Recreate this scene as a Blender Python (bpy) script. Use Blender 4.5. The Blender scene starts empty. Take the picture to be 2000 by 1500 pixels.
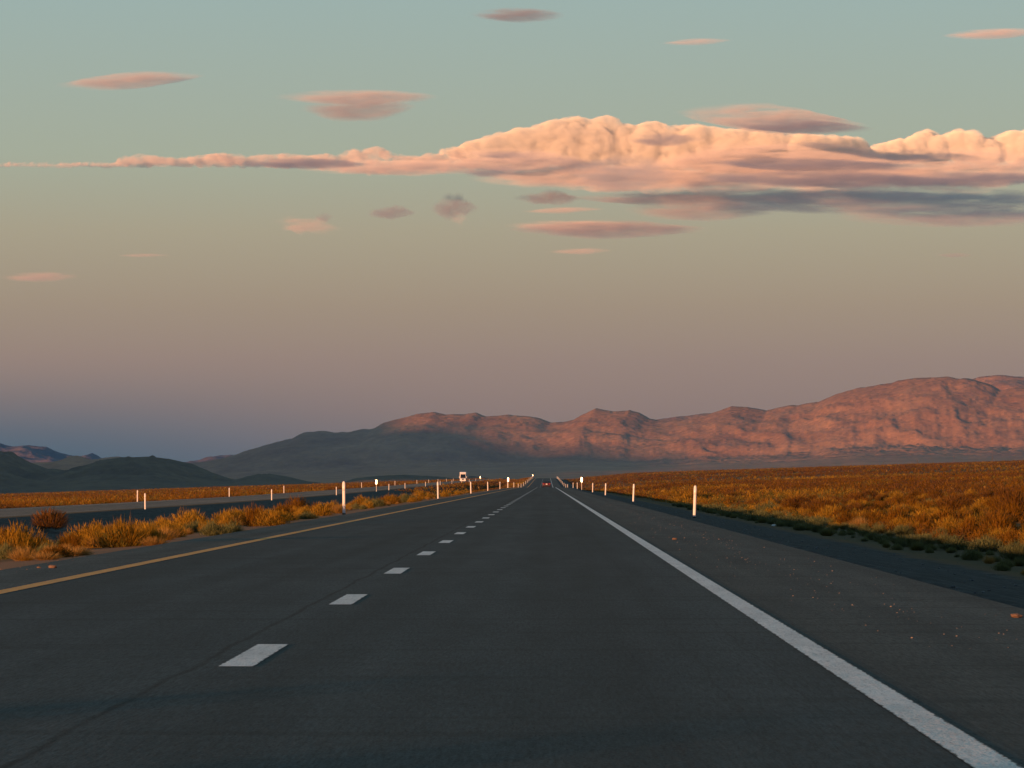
import bpy, bmesh, math, random
import numpy as np
from mathutils import Vector

R = math.radians
random.seed(7)
rng = np.random.default_rng(7)
S = bpy.context.scene
COL = S.collection

# ------------------------------------------------------------------ camera, sky, sun, exposure
F = 7600.0                                   # focal length in photo pixels (2000 wide)
CAMZ = 1.13
VX, VY = 1068.0, 941.0                       # where the road's level direction meets the picture
cam = bpy.data.objects.new('camera', bpy.data.cameras.new('camera'))
COL.objects.link(cam)
S.camera = cam
cam.data.sensor_width = 36.0
cam.data.lens = F / 2000 * 36
cam.data.clip_start = 0.5
cam.data.clip_end = 200000
cam.location = (0, 0, CAMZ)
cam.rotation_euler = (R(90) + math.atan((VY - 750) / F), 0, math.atan((VX - 1000) / F))

SUN_EL, SUN_AZ = 2.6, 212.0                  # low behind the camera, to the left
world = bpy.data.worlds.new('World')
S.world = world
world.use_nodes = True
wn = world.node_tree
bg = wn.nodes['Background']
bg.inputs[1].default_value = 0.1
sky = wn.nodes.new('ShaderNodeTexSky')
sky.sky_type = 'NISHITA'
sky.sun_disc = False
sky.sun_elevation = R(SUN_EL)
sky.sun_rotation = R(SUN_AZ)
tc = wn.nodes.new('ShaderNodeTexCoord')
sp = wn.nodes.new('ShaderNodeSeparateXYZ')
wn.links.new(tc.outputs['Generated'], sp.inputs[0])
mx = wn.nodes.new('ShaderNodeMath'); mx.operation = 'MAXIMUM'; mx.inputs[1].default_value = 0.0
wn.links.new(sp.outputs['Z'], mx.inputs[0])
sq = wn.nodes.new('ShaderNodeMath'); sq.operation = 'SQRT'
wn.links.new(mx.outputs[0], sq.inputs[0])
ramp = wn.nodes.new('ShaderNodeValToRGB')
wn.links.new(sq.outputs[0], ramp.inputs[0])
SKY_RAMP = [(0.0, (.150, .140, .155)), (.072, (.180, .150, .150)), (.136, (.285, .188, .150)), (.177, (.330, .220, .164)),
            (.212, (.378, .270, .172)), (.254, (.395, .337, .226)), (.289, (.362, .392, .298)), (.352, (.305, .400, .378)),
            (.420, (.250, .350, .345)), (.585, (.160, .260, .285)), (.875, (.140, .240, .270))]
cr = ramp.color_ramp
while len(cr.elements) < len(SKY_RAMP):
    cr.elements.new(0.5)
for e, (p, c) in zip(cr.elements, SKY_RAMP):
    e.position = p
for e, (p, c) in zip(cr.elements, SKY_RAMP):
    e.color = (*c, 1)
sc_ = wn.nodes.new('ShaderNodeVectorMath'); sc_.operation = 'SCALE'; sc_.inputs['Scale'].default_value = 8.35
def wmap(sock, a, b):
    n = wn.nodes.new('ShaderNodeMapRange'); n.interpolation_type = 'SMOOTHSTEP'
    n.inputs['From Min'].default_value = a; n.inputs['From Max'].default_value = b
    wn.links.new(sock, n.inputs[0]); return n.outputs[0]
wl = wn.nodes.new('ShaderNodeMath'); wl.operation = 'MULTIPLY'      # bluer air low in the north-west
wn.links.new(wmap(sp.outputs['X'], .01, -.15), wl.inputs[0]); wn.links.new(wmap(sp.outputs['Z'], .034, .002), wl.inputs[1])
wm = wn.nodes.new('ShaderNodeMix'); wm.data_type = 'RGBA'; wm.inputs[7].default_value = (.070, .125, .165, 1)
wn.links.new(wl.outputs[0], wm.inputs[0]); wn.links.new(ramp.outputs[0], wm.inputs[6])
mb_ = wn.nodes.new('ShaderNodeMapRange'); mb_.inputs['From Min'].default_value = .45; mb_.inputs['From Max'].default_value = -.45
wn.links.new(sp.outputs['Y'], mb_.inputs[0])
wb = wn.nodes.new('ShaderNodeMix'); wb.data_type = 'RGBA'; wb.inputs[7].default_value = (.050, .115, .200, 1)   # blue put behind the viewer to cool the light on shaded faces
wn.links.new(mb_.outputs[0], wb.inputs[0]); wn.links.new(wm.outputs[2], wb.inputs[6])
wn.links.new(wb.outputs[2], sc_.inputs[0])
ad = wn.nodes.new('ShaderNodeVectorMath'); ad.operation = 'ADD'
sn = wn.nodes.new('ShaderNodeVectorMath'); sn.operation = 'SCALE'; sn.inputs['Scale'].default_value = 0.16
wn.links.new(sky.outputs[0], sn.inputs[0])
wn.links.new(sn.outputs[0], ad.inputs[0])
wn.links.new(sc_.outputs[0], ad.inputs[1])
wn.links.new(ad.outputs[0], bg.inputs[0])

sl = bpy.data.lights.new('sun', 'SUN')
sl.energy = 5.0
sl.angle = R(0.55)
sl.color = (1.0, 0.46, 0.21)
sun = bpy.data.objects.new('sun', sl)
COL.objects.link(sun)
SUN_DIR = Vector((math.sin(R(SUN_AZ)) * math.cos(R(SUN_EL)), math.cos(R(SUN_AZ)) * math.cos(R(SUN_EL)), math.sin(R(SUN_EL))))
sun.rotation_euler = SUN_DIR.to_track_quat('Z', 'Y').to_euler()

S.view_settings.view_transform = 'Standard'
S.view_settings.look = 'None'
S.view_settings.exposure = 0.35
S.view_settings.gamma = 1.0
S.render.engine = 'CYCLES'
S.cycles.use_denoising = True
S.cycles.max_bounces = 6
S.cycles.diffuse_bounces = 3
S.cycles.glossy_bounces = 2
S.cycles.transparent_max_bounces = 16
S.cycles.volume_bounces = 3

# ------------------------------------------------------------------ helpers
def tag(o, label=None, cat=None, group=None, kind=None):
    if label: o['label'] = label
    if cat: o['category'] = cat
    if group: o['group'] = group
    if kind: o['kind'] = kind
    return o

def mesh_obj(name, verts, faces, mat, parent=None, smooth=False):
    me = bpy.data.meshes.new(name)
    verts = np.asarray(verts, dtype=np.float32)
    if isinstance(faces, np.ndarray):
        n, k = faces.shape
        me.vertices.add(len(verts)); me.vertices.foreach_set('co', verts.ravel())
        me.loops.add(n * k); me.loops.foreach_set('vertex_index', faces.astype(np.int32).ravel())
        me.polygons.add(n); me.polygons.foreach_set('loop_start', np.arange(0, n * k, k, dtype=np.int32))
        me.update(calc_edges=True)
    else:
        me.from_pydata([tuple(v) for v in verts], [], faces); me.update()
    for m in (mat if isinstance(mat, (list, tuple)) else [mat]):
        me.materials.append(m)
    if smooth:
        me.polygons.foreach_set('use_smooth', np.ones(len(me.polygons), dtype=bool))
    o = bpy.data.objects.new(name, me)
    COL.objects.link(o)
    o.parent = parent
    return o

def empty(name, loc=(0, 0, 0), rz=0.0):
    o = bpy.data.objects.new(name, None)
    o.location = loc; o.rotation_euler = (0, 0, rz)
    o.empty_display_size = 0.3
    COL.objects.link(o)
    return o

def copy_tree(o, parent=None):
    c = o.copy(); COL.objects.link(c); c.parent = parent
    for ch in list(o.children):
        copy_tree(ch, c)
    return c

class MB:
    def __init__(s): s.v = []; s.f = []
    def add(s, vs, fs):
        n = len(s.v); s.v += [tuple(v) for v in vs]; s.f += [tuple(i + n for i in f) for f in fs]
    def box(s, c, d, taper=1.0):
        x, y, z = c; a, b, h = d[0] / 2, d[1] / 2, d[2] / 2
        vs = [(x + sx * a * (taper if sz > 0 else 1), y + sy * b * (taper if sz > 0 else 1), z + sz * h) for sz in (-1, 1) for sy in (-1, 1) for sx in (-1, 1)]
        s.add(vs, [(0, 2, 3, 1), (4, 5, 7, 6), (0, 1, 5, 4), (2, 6, 7, 3), (0, 4, 6, 2), (1, 3, 7, 5)])
    def tube(s, p0, p1, r0, r1=None, n=12):
        r1 = r0 if r1 is None else r1
        p0, p1 = Vector(p0), Vector(p1)
        d = (p1 - p0).normalized(); u = d.orthogonal().normalized(); w = d.cross(u)
        vs = []
        for p, r in ((p0, r0), (p1, r1)):
            for i in range(n):
                a = 2 * math.pi * i / n
                vs.append(p + (u * math.cos(a) + w * math.sin(a)) * r)
        fs = [(i, (i + 1) % n, n + (i + 1) % n, n + i) for i in range(n)] + [tuple(range(n))[::-1], tuple(range(n, 2 * n))]
        s.add(vs, fs)
    def prism(s, poly, x0, x1):            # polygon in (y, z) extruded along x
        n = len(poly)
        vs = [(x0, y, z) for y, z in poly] + [(x1, y, z) for y, z in poly]
        s.add(vs, [(i, (i + 1) % n, n + (i + 1) % n, n + i) for i in range(n)] + [tuple(range(n))[::-1], tuple(range(n, 2 * n))])
    def rows(s, rings):                     # closed rings of equal length -> skin
        n = len(rings[0]); k = len(s.v)
        vs = [p for r in rings for p in r]
        fs = [(i * n + j, i * n + (j + 1) % n, (i + 1) * n + (j + 1) % n, (i + 1) * n + j) for i in range(len(rings) - 1) for j in range(n)]
        fs += [tuple(range(n))[::-1], tuple(range((len(rings) - 1) * n, len(rings) * n))]
        s.add(vs, fs)
    def build(s, name, mat, parent=None, smooth=False, bevel=0):
        o = mesh_obj(name, s.v, s.f, mat, parent, smooth)
        if bevel:
            m = o.modifiers.new('bevel', 'BEVEL'); m.width = bevel; m.segments = 2
        return o

def smooth01(t):
    t = np.clip(t, 0, 1); return t * t * (3 - 2 * t)

def vnoise(x, y, seed=0):
    xi = np.floor(x).astype(np.int64); yi = np.floor(y).astype(np.int64)
    fx = x - xi; fy = y - yi
    fx = fx * fx * fx * (fx * (fx * 6 - 15) + 10); fy = fy * fy * fy * (fy * (fy * 6 - 15) + 10)
    def h(a, b):
        n = (a * 374761393 + b * 668265263 + seed * 1442695041) & 0xFFFFFFFF
        n = ((n ^ (n >> 13)) * 1274126177) & 0xFFFFFFFF
        return ((n ^ (n >> 16)) & 0xFFFF) / 32767.5 - 1
    a = h(xi, yi); b = h(xi + 1, yi); c = h(xi, yi + 1); d = h(xi + 1, yi + 1)
    return (a * (1 - fx) + b * fx) * (1 - fy) + (c * (1 - fx) + d * fx) * fy

def fbm(x, y, seed=0, oct=5, ridged=False):
    s = 0; a = 1.0; t = 0
    for i in range(oct):
        n = vnoise(x + 17.3 * i, y - 9.1 * i, seed + i)
        if ridged: n = 1 - 2 * np.abs(n)
        s = s + a * n; t += a; a *= 0.5; x = x * 2.03; y = y * 2.03
    return s / t

# ------------------------------------------------------------------ materials
def new_mat(name):
    m = bpy.data.materials.new(name); m.use_nodes = True
    nt = m.node_tree
    return m, nt, nt.nodes['Principled BSDF']

def N(nt, t, **kw):
    n = nt.nodes.new('ShaderNode' + t)
    for k, v in kw.items():
        if isinstance(k, str) and hasattr(n, k): setattr(n, k, v)
        else: n.inputs[k].default_value = v
    return n

def noise_node(nt, scale, detail=4, rough=0.55, src=None, vec_scale=None):
    n = nt.nodes.new('ShaderNodeTexNoise')
    n.inputs['Scale'].default_value = scale; n.inputs['Detail'].default_value = detail; n.inputs['Roughness'].default_value = rough
    if src is None:
        g = nt.nodes.new('ShaderNodeNewGeometry'); src = g.outputs['Position']
    if vec_scale:
        mp = nt.nodes.new('ShaderNodeMapping'); mp.inputs['Scale'].default_value = vec_scale
        nt.links.new(src, mp.inputs[0]); src = mp.outputs[0]
    nt.links.new(src, n.inputs['Vector'])
    return n

def ramp_node(nt, src, stops):
    r = nt.nodes.new('ShaderNodeValToRGB')
    while len(r.color_ramp.elements) < len(stops): r.color_ramp.elements.new(0.5)
    for e, (p, c) in zip(r.color_ramp.elements, stops): e.position = p
    for e, (p, c) in zip(r.color_ramp.elements, stops): e.color = (*c, 1)
    nt.links.new(src, r.inputs[0])
    return r

def mix_node(nt, fac, a, b, mode='MIX'):
    m = nt.nodes.new('ShaderNodeMix'); m.data_type = 'RGBA'; m.blend_type = mode
    for sock, v in ((m.inputs[0], fac), (m.inputs[6], a), (m.inputs[7], b)):
        if hasattr(v, 'is_linked') or isinstance(v, bpy.types.NodeSocket): nt.links.new(v, sock)
        elif isinstance(v, (int, float)): sock.default_value = v
        else: sock.default_value = (*v, 1)
    return m

def math_node(nt, op, a, b=None, clamp=False):
    m = nt.nodes.new('ShaderNodeMath'); m.operation = op; m.use_clamp = clamp
    for i, v in enumerate((a, b)):
        if v is None: continue
        if isinstance(v, bpy.types.NodeSocket): nt.links.new(v, m.inputs[i])
        else: m.inputs[i].default_value = v
    return m.outputs[0]

def bump(nt, pb, src, strength, dist):
    b = nt.nodes.new('ShaderNodeBump'); b.inputs['Strength'].default_value = strength; b.inputs['Distance'].default_value = dist
    nt.links.new(src, b.inputs['Height']); nt.links.new(b.outputs[0], pb.inputs['Normal'])

def simple(name, col, rough=0.6, metal=0.0, var=0.12, nscale=3.0, spec=0.5):
    m, nt, pb = new_mat(name)
    n = noise_node(nt, nscale, 4)
    r = ramp_node(nt, n.outputs[0], [(0.3, tuple(c * (1 - var) for c in col)), (0.7, tuple(min(1, c * (1 + var)) for c in col))])
    nt.links.new(r.outputs[0], pb.inputs['Base Color'])
    pb.inputs['Roughness'].default_value = rough; pb.inputs['Metallic'].default_value = metal
    pb.inputs['Specular IOR Level'].default_value = spec
    return m

def rough_normal(nt, pb, k, scale=160.0, pos=None):
    """glass beads / aggregate: facets tilted every way"""
    g = nt.nodes.new('ShaderNodeNewGeometry')
    w = nt.nodes.new('ShaderNodeTexWhiteNoise'); w.noise_dimensions = '3D'
    sc = nt.nodes.new('ShaderNodeVectorMath'); sc.operation = 'SCALE'; sc.inputs['Scale'].default_value = scale
    sn_ = nt.nodes.new('ShaderNodeVectorMath'); sn_.operation = 'FLOOR'
    nt.links.new(g.outputs['Position'], sc.inputs[0]); nt.links.new(sc.outputs[0], sn_.inputs[0]); nt.links.new(sn_.outputs[0], w.inputs['Vector'])
    a = nt.nodes.new('ShaderNodeVectorMath'); a.operation = 'SUBTRACT'; a.inputs[1].default_value = (.5, .5, .5); nt.links.new(w.outputs['Color'], a.inputs[0])
    b = nt.nodes.new('ShaderNodeVectorMath'); b.operation = 'SCALE'; b.inputs['Scale'].default_value = k; nt.links.new(a.outputs[0], b.inputs[0])
    c = nt.nodes.new('ShaderNodeVectorMath'); c.operation = 'ADD'; nt.links.new(g.outputs['Normal'], c.inputs[0]); nt.links.new(b.outputs[0], c.inputs[1])
    d = nt.nodes.new('ShaderNodeVectorMath'); d.operation = 'NORMALIZE'; nt.links.new(c.outputs[0], d.inputs[0])
    nt.links.new(d.outputs[0], pb.inputs['Normal'])

def asphalt(name, base, dust, joints=(), rough=0.82, spec=0.28):
    m, nt, pb = new_mat(name)
    g = nt.nodes.new('ShaderNodeNewGeometry'); pos = g.outputs['Position']
    fine = noise_node(nt, 46.0, 4, 0.8, pos, (1, 0.06, 1))
    mid = noise_node(nt, 1.5, 6, 0.72, pos, (1, 0.10, 1))
    big = noise_node(nt, 0.22, 4, 0.6, pos, (1, 0.12, 1))
    track = noise_node(nt, 1.1, 2, 0.5, pos, (1, 0.004, 1))     # long wheel-track streaks
    cross = noise_node(nt, 0.9, 2, 0.6, pos, (0.12, 1.5, 1))     # faint cross seams
    c = ramp_node(nt, big.outputs[0], [(0.3, base), (0.72, dust)])
    c = mix_node(nt, 1.0, c.outputs[0], ramp_node(nt, mid.outputs[0], [(0.3, (.62, .62, .64)), (0.7, (1.32, 1.31, 1.28))]).outputs[0], 'MULTIPLY')
    c = mix_node(nt, 1.0, c.outputs[2], ramp_node(nt, fine.outputs[0], [(0.32, (.35, .35, .35)), (0.70, (1.9, 1.9, 1.9))]).outputs[0], 'MULTIPLY')
    c = mix_node(nt, 1.0, c.outputs[2], ramp_node(nt, track.outputs[0], [(0.35, (.70, .70, .70)), (0.65, (1.22, 1.22, 1.22))]).outputs[0], 'MULTIPLY')
    c = mix_node(nt, 1.0, c.outputs[2], ramp_node(nt, cross.outputs[0], [(0.34, (.66, .66, .66)), (0.44, (1, 1, 1))]).outputs[0], 'MULTIPLY')
    out = c.outputs[2]
    if joints:
        sx = nt.nodes.new('ShaderNodeSeparateXYZ'); nt.links.new(pos, sx.inputs[0])
        wob = noise_node(nt, 0.35, 4, 0.6, pos, (0.05, 1, 1))
        w = math_node(nt, 'MULTIPLY', math_node(nt, 'SUBTRACT', wob.outputs[0], 0.5), 0.16)
        brk = noise_node(nt, 0.8, 3, 0.6, pos, (0.05, 1, 1))
        for jx, jw, js in joints:
            d = math_node(nt, 'ABSOLUTE', math_node(nt, 'SUBTRACT', math_node(nt, 'ADD', sx.outputs[0], w), jx))
            k = math_node(nt, 'SUBTRACT', 1.0, math_node(nt, 'DIVIDE', d, jw), True)
            k = math_node(nt, 'MULTIPLY', k, math_node(nt, 'MULTIPLY', brk.outputs[0], js), True)
            out = mix_node(nt, k, out, (.006, .006, .007)).outputs[2]
    nt.links.new(out, pb.inputs['Base Color'])
    pb.inputs['Roughness'].default_value = rough
    pb.inputs['Specular IOR Level'].default_value = spec
    rough_normal(nt, pb, .6, 110)
    return m

M_road = asphalt('asphalt_lanes', (.019, .028, .031), (.038, .046, .049), joints=((-2.16, .035, 1.9), (0.95, .014, .9), (0.55, .012, .7), (1.35, .014, .8), (-4.1, .013, .8)))
M_shoulder = asphalt('asphalt_shoulder', (.040, .046, .045), (.060, .063, .058))
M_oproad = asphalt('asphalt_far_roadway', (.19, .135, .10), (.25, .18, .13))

def paint(name, col, wear, coat=.35, xc=None, w2=.1):
    m, nt, pb = new_mat(name)
    g = nt.nodes.new('ShaderNodeNewGeometry')
    n = noise_node(nt, 30, 5, 0.75, g.outputs['Position'], (1, .10, 1))
    n2 = noise_node(nt, 1.2, 4, 0.6, g.outputs['Position'], (3, .5, 1))
    c = ramp_node(nt, n2.outputs[0], [(0.3, tuple(x * .78 for x in col)), (0.65, col)])
    k = ramp_node(nt, n.outputs[0], [(0.30, (.25, .25, .25)), (0.50, (1, 1, 1))])
    c2 = mix_node(nt, wear, c.outputs[0], k.outputs[0], 'MULTIPLY')
    nt.links.new(c2.outputs[2], pb.inputs['Base Color'])
    pb.inputs['Roughness'].default_value = .6
    pb.inputs['Coat Weight'].default_value = coat; pb.inputs['Coat Roughness'].default_value = .32
    if xc is not None:                     # ragged, worn edges
        sx = nt.nodes.new('ShaderNodeSeparateXYZ'); nt.links.new(g.outputs['Position'], sx.inputs[0])
        ne = noise_node(nt, 9, 5, .75, g.outputs['Position'], (1, .5, 1))
        d = math_node(nt, 'ABSOLUTE', math_node(nt, 'SUBTRACT', sx.outputs[0], xc))
        d = math_node(nt, 'ADD', d, math_node(nt, 'MULTIPLY', math_node(nt, 'SUBTRACT', ne.outputs[0], .5), .07))
        kk = math_node(nt, 'MULTIPLY', math_node(nt, 'SUBTRACT', d, w2 - .012), 90.0, True)
        c3 = mix_node(nt, kk, c2.outputs[2], (.03, .033, .034))
        nt.links.new(c3.outputs[2], pb.inputs['Base Color'])
    rough_normal(nt, pb, 1.5, 120)
    return m
M_dash = paint('white_dash_paint', (.86, .86, .83), .45, .0, -1.90, .11)
M_white = paint('white_road_paint', (.86, .86, .83), .45, .0, 1.78, .10)
M_fwhite = paint('white_far_paint', (.6, .6, .58), .5, .0)
M_yellow = paint('yellow_road_paint', (.90, .38, .05), .15, .0, -5.59, .105)

def ground_mat():
    m, nt, pb = new_mat('desert_ground')
    g = nt.nodes.new('ShaderNodeNewGeometry'); pos = g.outputs['Position']
    sx = nt.nodes.new('ShaderNodeSeparateXYZ'); nt.links.new(pos, sx.inputs[0])
    wob = noise_node(nt, 0.35, 4, 0.65, pos)
    xw = math_node(nt, 'ADD', sx.outputs[0], math_node(nt, 'MULTIPLY', math_node(nt, 'SUBTRACT', wob.outputs[0], 0.5), 2.0))
    peb = noise_node(nt, 14, 5, 0.8, pos)
    med = noise_node(nt, 0.8, 5, 0.65, pos)
    far = noise_node(nt, 0.02, 6, 0.65, pos)
    gm = noise_node(nt, 2.4, 6, 0.8, pos, (1, .3, 1))
    dirt = mix_node(nt, med.outputs[0], (.13, .065, .022), (.20, .11, .045))
    dirt = mix_node(nt, math_node(nt, 'MULTIPLY', far.outputs[0], .6), dirt.outputs[2], (.16, .08, .022))
    grav = ramp_node(nt, peb.outputs[0], [(0.32, (.012, .014, .017)), (0.55, (.038, .042, .046)), (0.72, (.085, .085, .085)), (0.8, (.2, .19, .17))])
    grav = mix_node(nt, 1.0, grav.outputs[0], ramp_node(nt, gm.outputs[0], [(0.34, (.35, .36, .38)), (0.5, (1, 1, 1)), (0.66, (2.3, 2.2, 2.0))]).outputs[0], 'MULTIPLY')
    # right gravel strip x in [4, 9.6]; median gravel x in [-28.6,-15]
    def band(a, b, soft):
        lo = math_node(nt, 'DIVIDE', math_node(nt, 'SUBTRACT', xw, a), soft, True)
        hi = math_node(nt, 'DIVIDE', math_node(nt, 'SUBTRACT', b, xw), soft, True)
        return math_node(nt, 'MULTIPLY', lo, hi)
    k = math_node(nt, 'MAXIMUM', band(3.0, 10.2, .8), band(-29.8, -15.5, 1.2))
    c = mix_node(nt, k, dirt.outputs[2], grav.outputs[2])
    red = mix_node(nt, math_node(nt, 'MULTIPLY', band(-8.7, -6.2, .4), .85), c.outputs[2], (.30, .155, .085))
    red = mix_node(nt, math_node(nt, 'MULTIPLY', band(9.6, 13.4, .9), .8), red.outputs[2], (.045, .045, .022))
    nt.links.new(red.outputs[2], pb.inputs['Base Color'])
    pb.inputs['Roughness'].default_value = .95; pb.inputs['Specular IOR Level'].default_value = .15
    bump(nt, pb, peb.outputs[0], 0.6, 0.03)
    return m
M_ground = ground_mat()

def rock_mat(name, a, b, scale, bumpd):
    m, nt, pb = new_mat(name)
    n = noise_node(nt, scale, 8, .68)
    n2 = noise_node(nt, scale * 6, 6, .7)
    c = ramp_node(nt, n.outputs[0], [(0.32, a), (0.66, b)])
    c = mix_node(nt, 1.0, c.outputs[0], ramp_node(nt, n2.outputs[0], [(0.3, (.82, .82, .82)), (0.7, (1.16, 1.16, 1.16))]).outputs[0], 'MULTIPLY')
    nt.links.new(c.outputs[2], pb.inputs['Base Color'])
    pb.inputs['Roughness'].default_value = 1.0; pb.inputs['Specular IOR Level'].default_value = .05
    rough_normal(nt, pb, .24, .11)
    return m
M_mount = rock_mat('mountain_rock', (.39, .185, .088), (.54, .28, .135), 0.0045, 12)
M_dim = rock_mat('far_haze_tint_rock', (.16, .12, .11), (.23, .17, .15), 0.0045, 10)  # haze dimming of the far-left peaks put into the rock colour
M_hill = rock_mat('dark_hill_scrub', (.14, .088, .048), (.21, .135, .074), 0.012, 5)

def plant_mat(name, a, b, c3, trans=.25):
    m, nt, pb = new_mat(name)
    g = nt.nodes.new('ShaderNodeNewGeometry')
    at = nt.nodes.new('ShaderNodeAttribute'); at.attribute_name = 'tint'
    oi = nt.nodes.new('ShaderNodeObjectInfo')
    f = math_node(nt, 'ADD', math_node(nt, 'MULTIPLY', at.outputs['Fac'], .75), math_node(nt, 'MULTIPLY', oi.outputs['Random'], .25))
    r = ramp_node(nt, f, [(0.12, a), (0.5, b), (0.88, c3)])
    nt.links.new(r.outputs[0], pb.inputs['Base Color'])
    pb.inputs['Roughness'].default_value = .8; pb.inputs['Specular IOR Level'].default_value = .15
    tr = nt.nodes.new('ShaderNodeBsdfTranslucent'); nt.links.new(r.outputs[0], tr.inputs[0])
    ms = nt.nodes.new('ShaderNodeMixShader'); ms.inputs[0].default_value = trans
    nt.links.new(pb.outputs[0], ms.inputs[1]); nt.links.new(tr.outputs[0], ms.inputs[2])
    nt.links.new(ms.outputs[0], nt.nodes['Material Output'].inputs[0])
    return m
M_gold = plant_mat('golden_brush', (.17, .095, .009), (.33, .180, .013), (.43, .27, .032))
M_straw = plant_mat('dry_straw', (.22, .12, .028), (.35, .20, .05), (.42, .27, .09))
M_olive = plant_mat('olive_leaf', (.07, .065, .012), (.15, .12, .02), (.24, .18, .03))
M_green = plant_mat('dull_green_leaf', (.07, .085, .034), (.14, .15, .058), (.22, .21, .075))
M_brown = plant_mat('rusty_scrub', (.10, .044, .003), (.18, .082, .004), (.25, .12, .008))
M_creo = plant_mat('olive_brown_scrub', (.09, .038, .008), (.15, .068, .012), (.20, .10, .02))

# ------------------------------------------------------------------ land shape
def rz(y):                                   # height of our roadway along its length
    return np.interp(y, [-1e5, 700, 800, 900, 1000, 1100, 1180, 1300, 1500, 1750, 1950, 2110, 2250, 2500, 2900, 1e5],
                        [0, 0, -.02, -.22, -.50, -.52, -.36, .10, .95, 2.05, 2.75, 3.10, 2.7, .5, -4, -4])
def rzs(y):
    y = np.asarray(y, float); return (rz(y - 40) + rz(y - 20) + rz(y) + rz(y + 20) + rz(y + 40)) / 5
def ey(y):                                   # rise of the open desert with distance
    return np.interp(y, [-1e5, 350, 500, 700, 2750, 1e5], [0, 0, .1, .42, 4.3, 4.3])
XS_L = [-1e5, -600, -41, -39.9, -28.7, -24.5, -20, -16, -12.5, -9.0, -7.3, -6.9, 0]
ZS_L = [-18.95, -18.95, -1.12, -1.00, -.80, -1.42, -1.5, -1.40, -.62, -.16, -.05, -.05, -.05]
XS_R = [0, 4.2, 4.6, 6.0, 9.0, 11.5, 14.5, 22, 700, 1e5]
ZS_R = [-.05, -.05, -.06, -.30, -.82, -.92, -.80, -.52, 21.2, 21.2]
def lat(x):
    return np.where(x < 0, np.interp(x, XS_L, ZS_L), np.interp(x, XS_R, ZS_R))
def ground(x, y, bumps=True):
    x = np.asarray(x, float); y = np.asarray(y, float)
    w = smooth01((x + 27) / 17.5) * smooth01((26 - x) / 15)
    z = lat(x) + w * rzs(y) + (1 - w) * ey(y)
    z = z + 1.9 * smooth01((x - 20) / 45) * smooth01((y - 500) / 1500)
    z = z - 16 * smooth01((y - 2780) / 900)
    if bumps:
        off = np.maximum(smooth01((x - 11) / 8), np.maximum(smooth01((-41 - x) / 6), .5 * smooth01((-9 - x) / 4) * smooth01((x + 27) / 4)))
        z = z + off * (0.13 * fbm(x / 3.1, y / 3.1, 3, 3) + 0.30 * fbm(x / 21, y / 60, 5, 3))
    return z
def oproad_z(y):
    return -.86 + ey(y)

def at(px, py, off=0.0):
    """the point of the land seen at a photo pixel"""
    dx = (px - VX) / F; dz = (VY - py) / F
    d = np.concatenate([np.arange(20, 400, .5), np.arange(400, 2800, 2)])
    g = ground(dx * d, d, False)
    hit = np.nonzero(CAMZ + dz * d <= g)[0]
    y = d[hit[0]] if len(hit) else 900.0
    return float(dx * y), float(y), float(ground(dx * y, y)) + off

ys = np.concatenate([np.arange(-400, 0, 25), np.arange(0, 300, 2.5), np.arange(300, 1000, 10), np.arange(1000, 3000, 20), np.arange(3000, 16001, 250)]).astype(float)
xl = np.unique(np.concatenate([np.linspace(-6000, -700, 24), np.linspace(-700, -100, 41), np.linspace(-100, -41, 30), np.array(XS_L[1:]), np.linspace(-39.9, -7.3, 60),
                               np.array(XS_R[:-1]), np.linspace(4.6, 30, 50), np.linspace(30, 110, 40), np.linspace(110, 700, 50), np.linspace(700, 5600, 22)]))
def grid(name, xs, ysv, zf, mat, smooth=True):
    X, Y = np.meshgrid(xs, ysv)
    Z = zf(X, Y)
    v = np.stack([X.ravel(), Y.ravel(), Z.ravel()], 1)
    n, m = X.shape
    i = (np.arange(n - 1)[:, None] * m + np.arange(m - 1)[None, :]).ravel()
    f = np.stack([i, i + 1, i + m + 1, i + m], 1)
    return mesh_obj(name, v, f, mat, smooth=smooth)
tag(grid('ground', xl, ys, lambda X, Y: ground(X, Y) - .0, M_ground), kind='structure')

yr = ys[(ys >= -100) & (ys <= 2800)]
LX, DX, YX = 1.78, -1.90, -5.59              # right line, lane dashes, left line
tag(grid('road', np.array([-5.75, -3.0, 0, 1.98]), yr, lambda X, Y: rzs(Y) + 0 * X, M_road), kind='structure')
tag(grid('road_shoulder', np.array([1.98, 4.24]), yr, lambda X, Y: rzs(Y) + 0 * X, M_shoulder), kind='structure')
tag(grid('road_shoulder', np.array([-7.0, -5.75]), yr, lambda X, Y: rzs(Y) + 0 * X, M_shoulder), kind='structure')
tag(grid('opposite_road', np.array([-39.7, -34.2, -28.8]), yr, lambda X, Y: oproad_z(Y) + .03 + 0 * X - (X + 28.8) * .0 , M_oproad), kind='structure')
def strip(name, xc, w, mat, ya, yb, dz=.004, zf=rzs):
    yy = np.unique(np.concatenate([[ya], yr[(yr > ya) & (yr < yb)], [yb]]))
    return tag(grid(name, np.array([xc - w / 2, xc + w / 2]), yy, lambda X, Y: zf(Y) + dz + 0 * X, mat), kind='structure')
strip('road_edge_line', LX, .20, M_white, -50, 2700)
strip('road_edge_line', YX, .21, M_yellow, -50, 2700)
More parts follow.
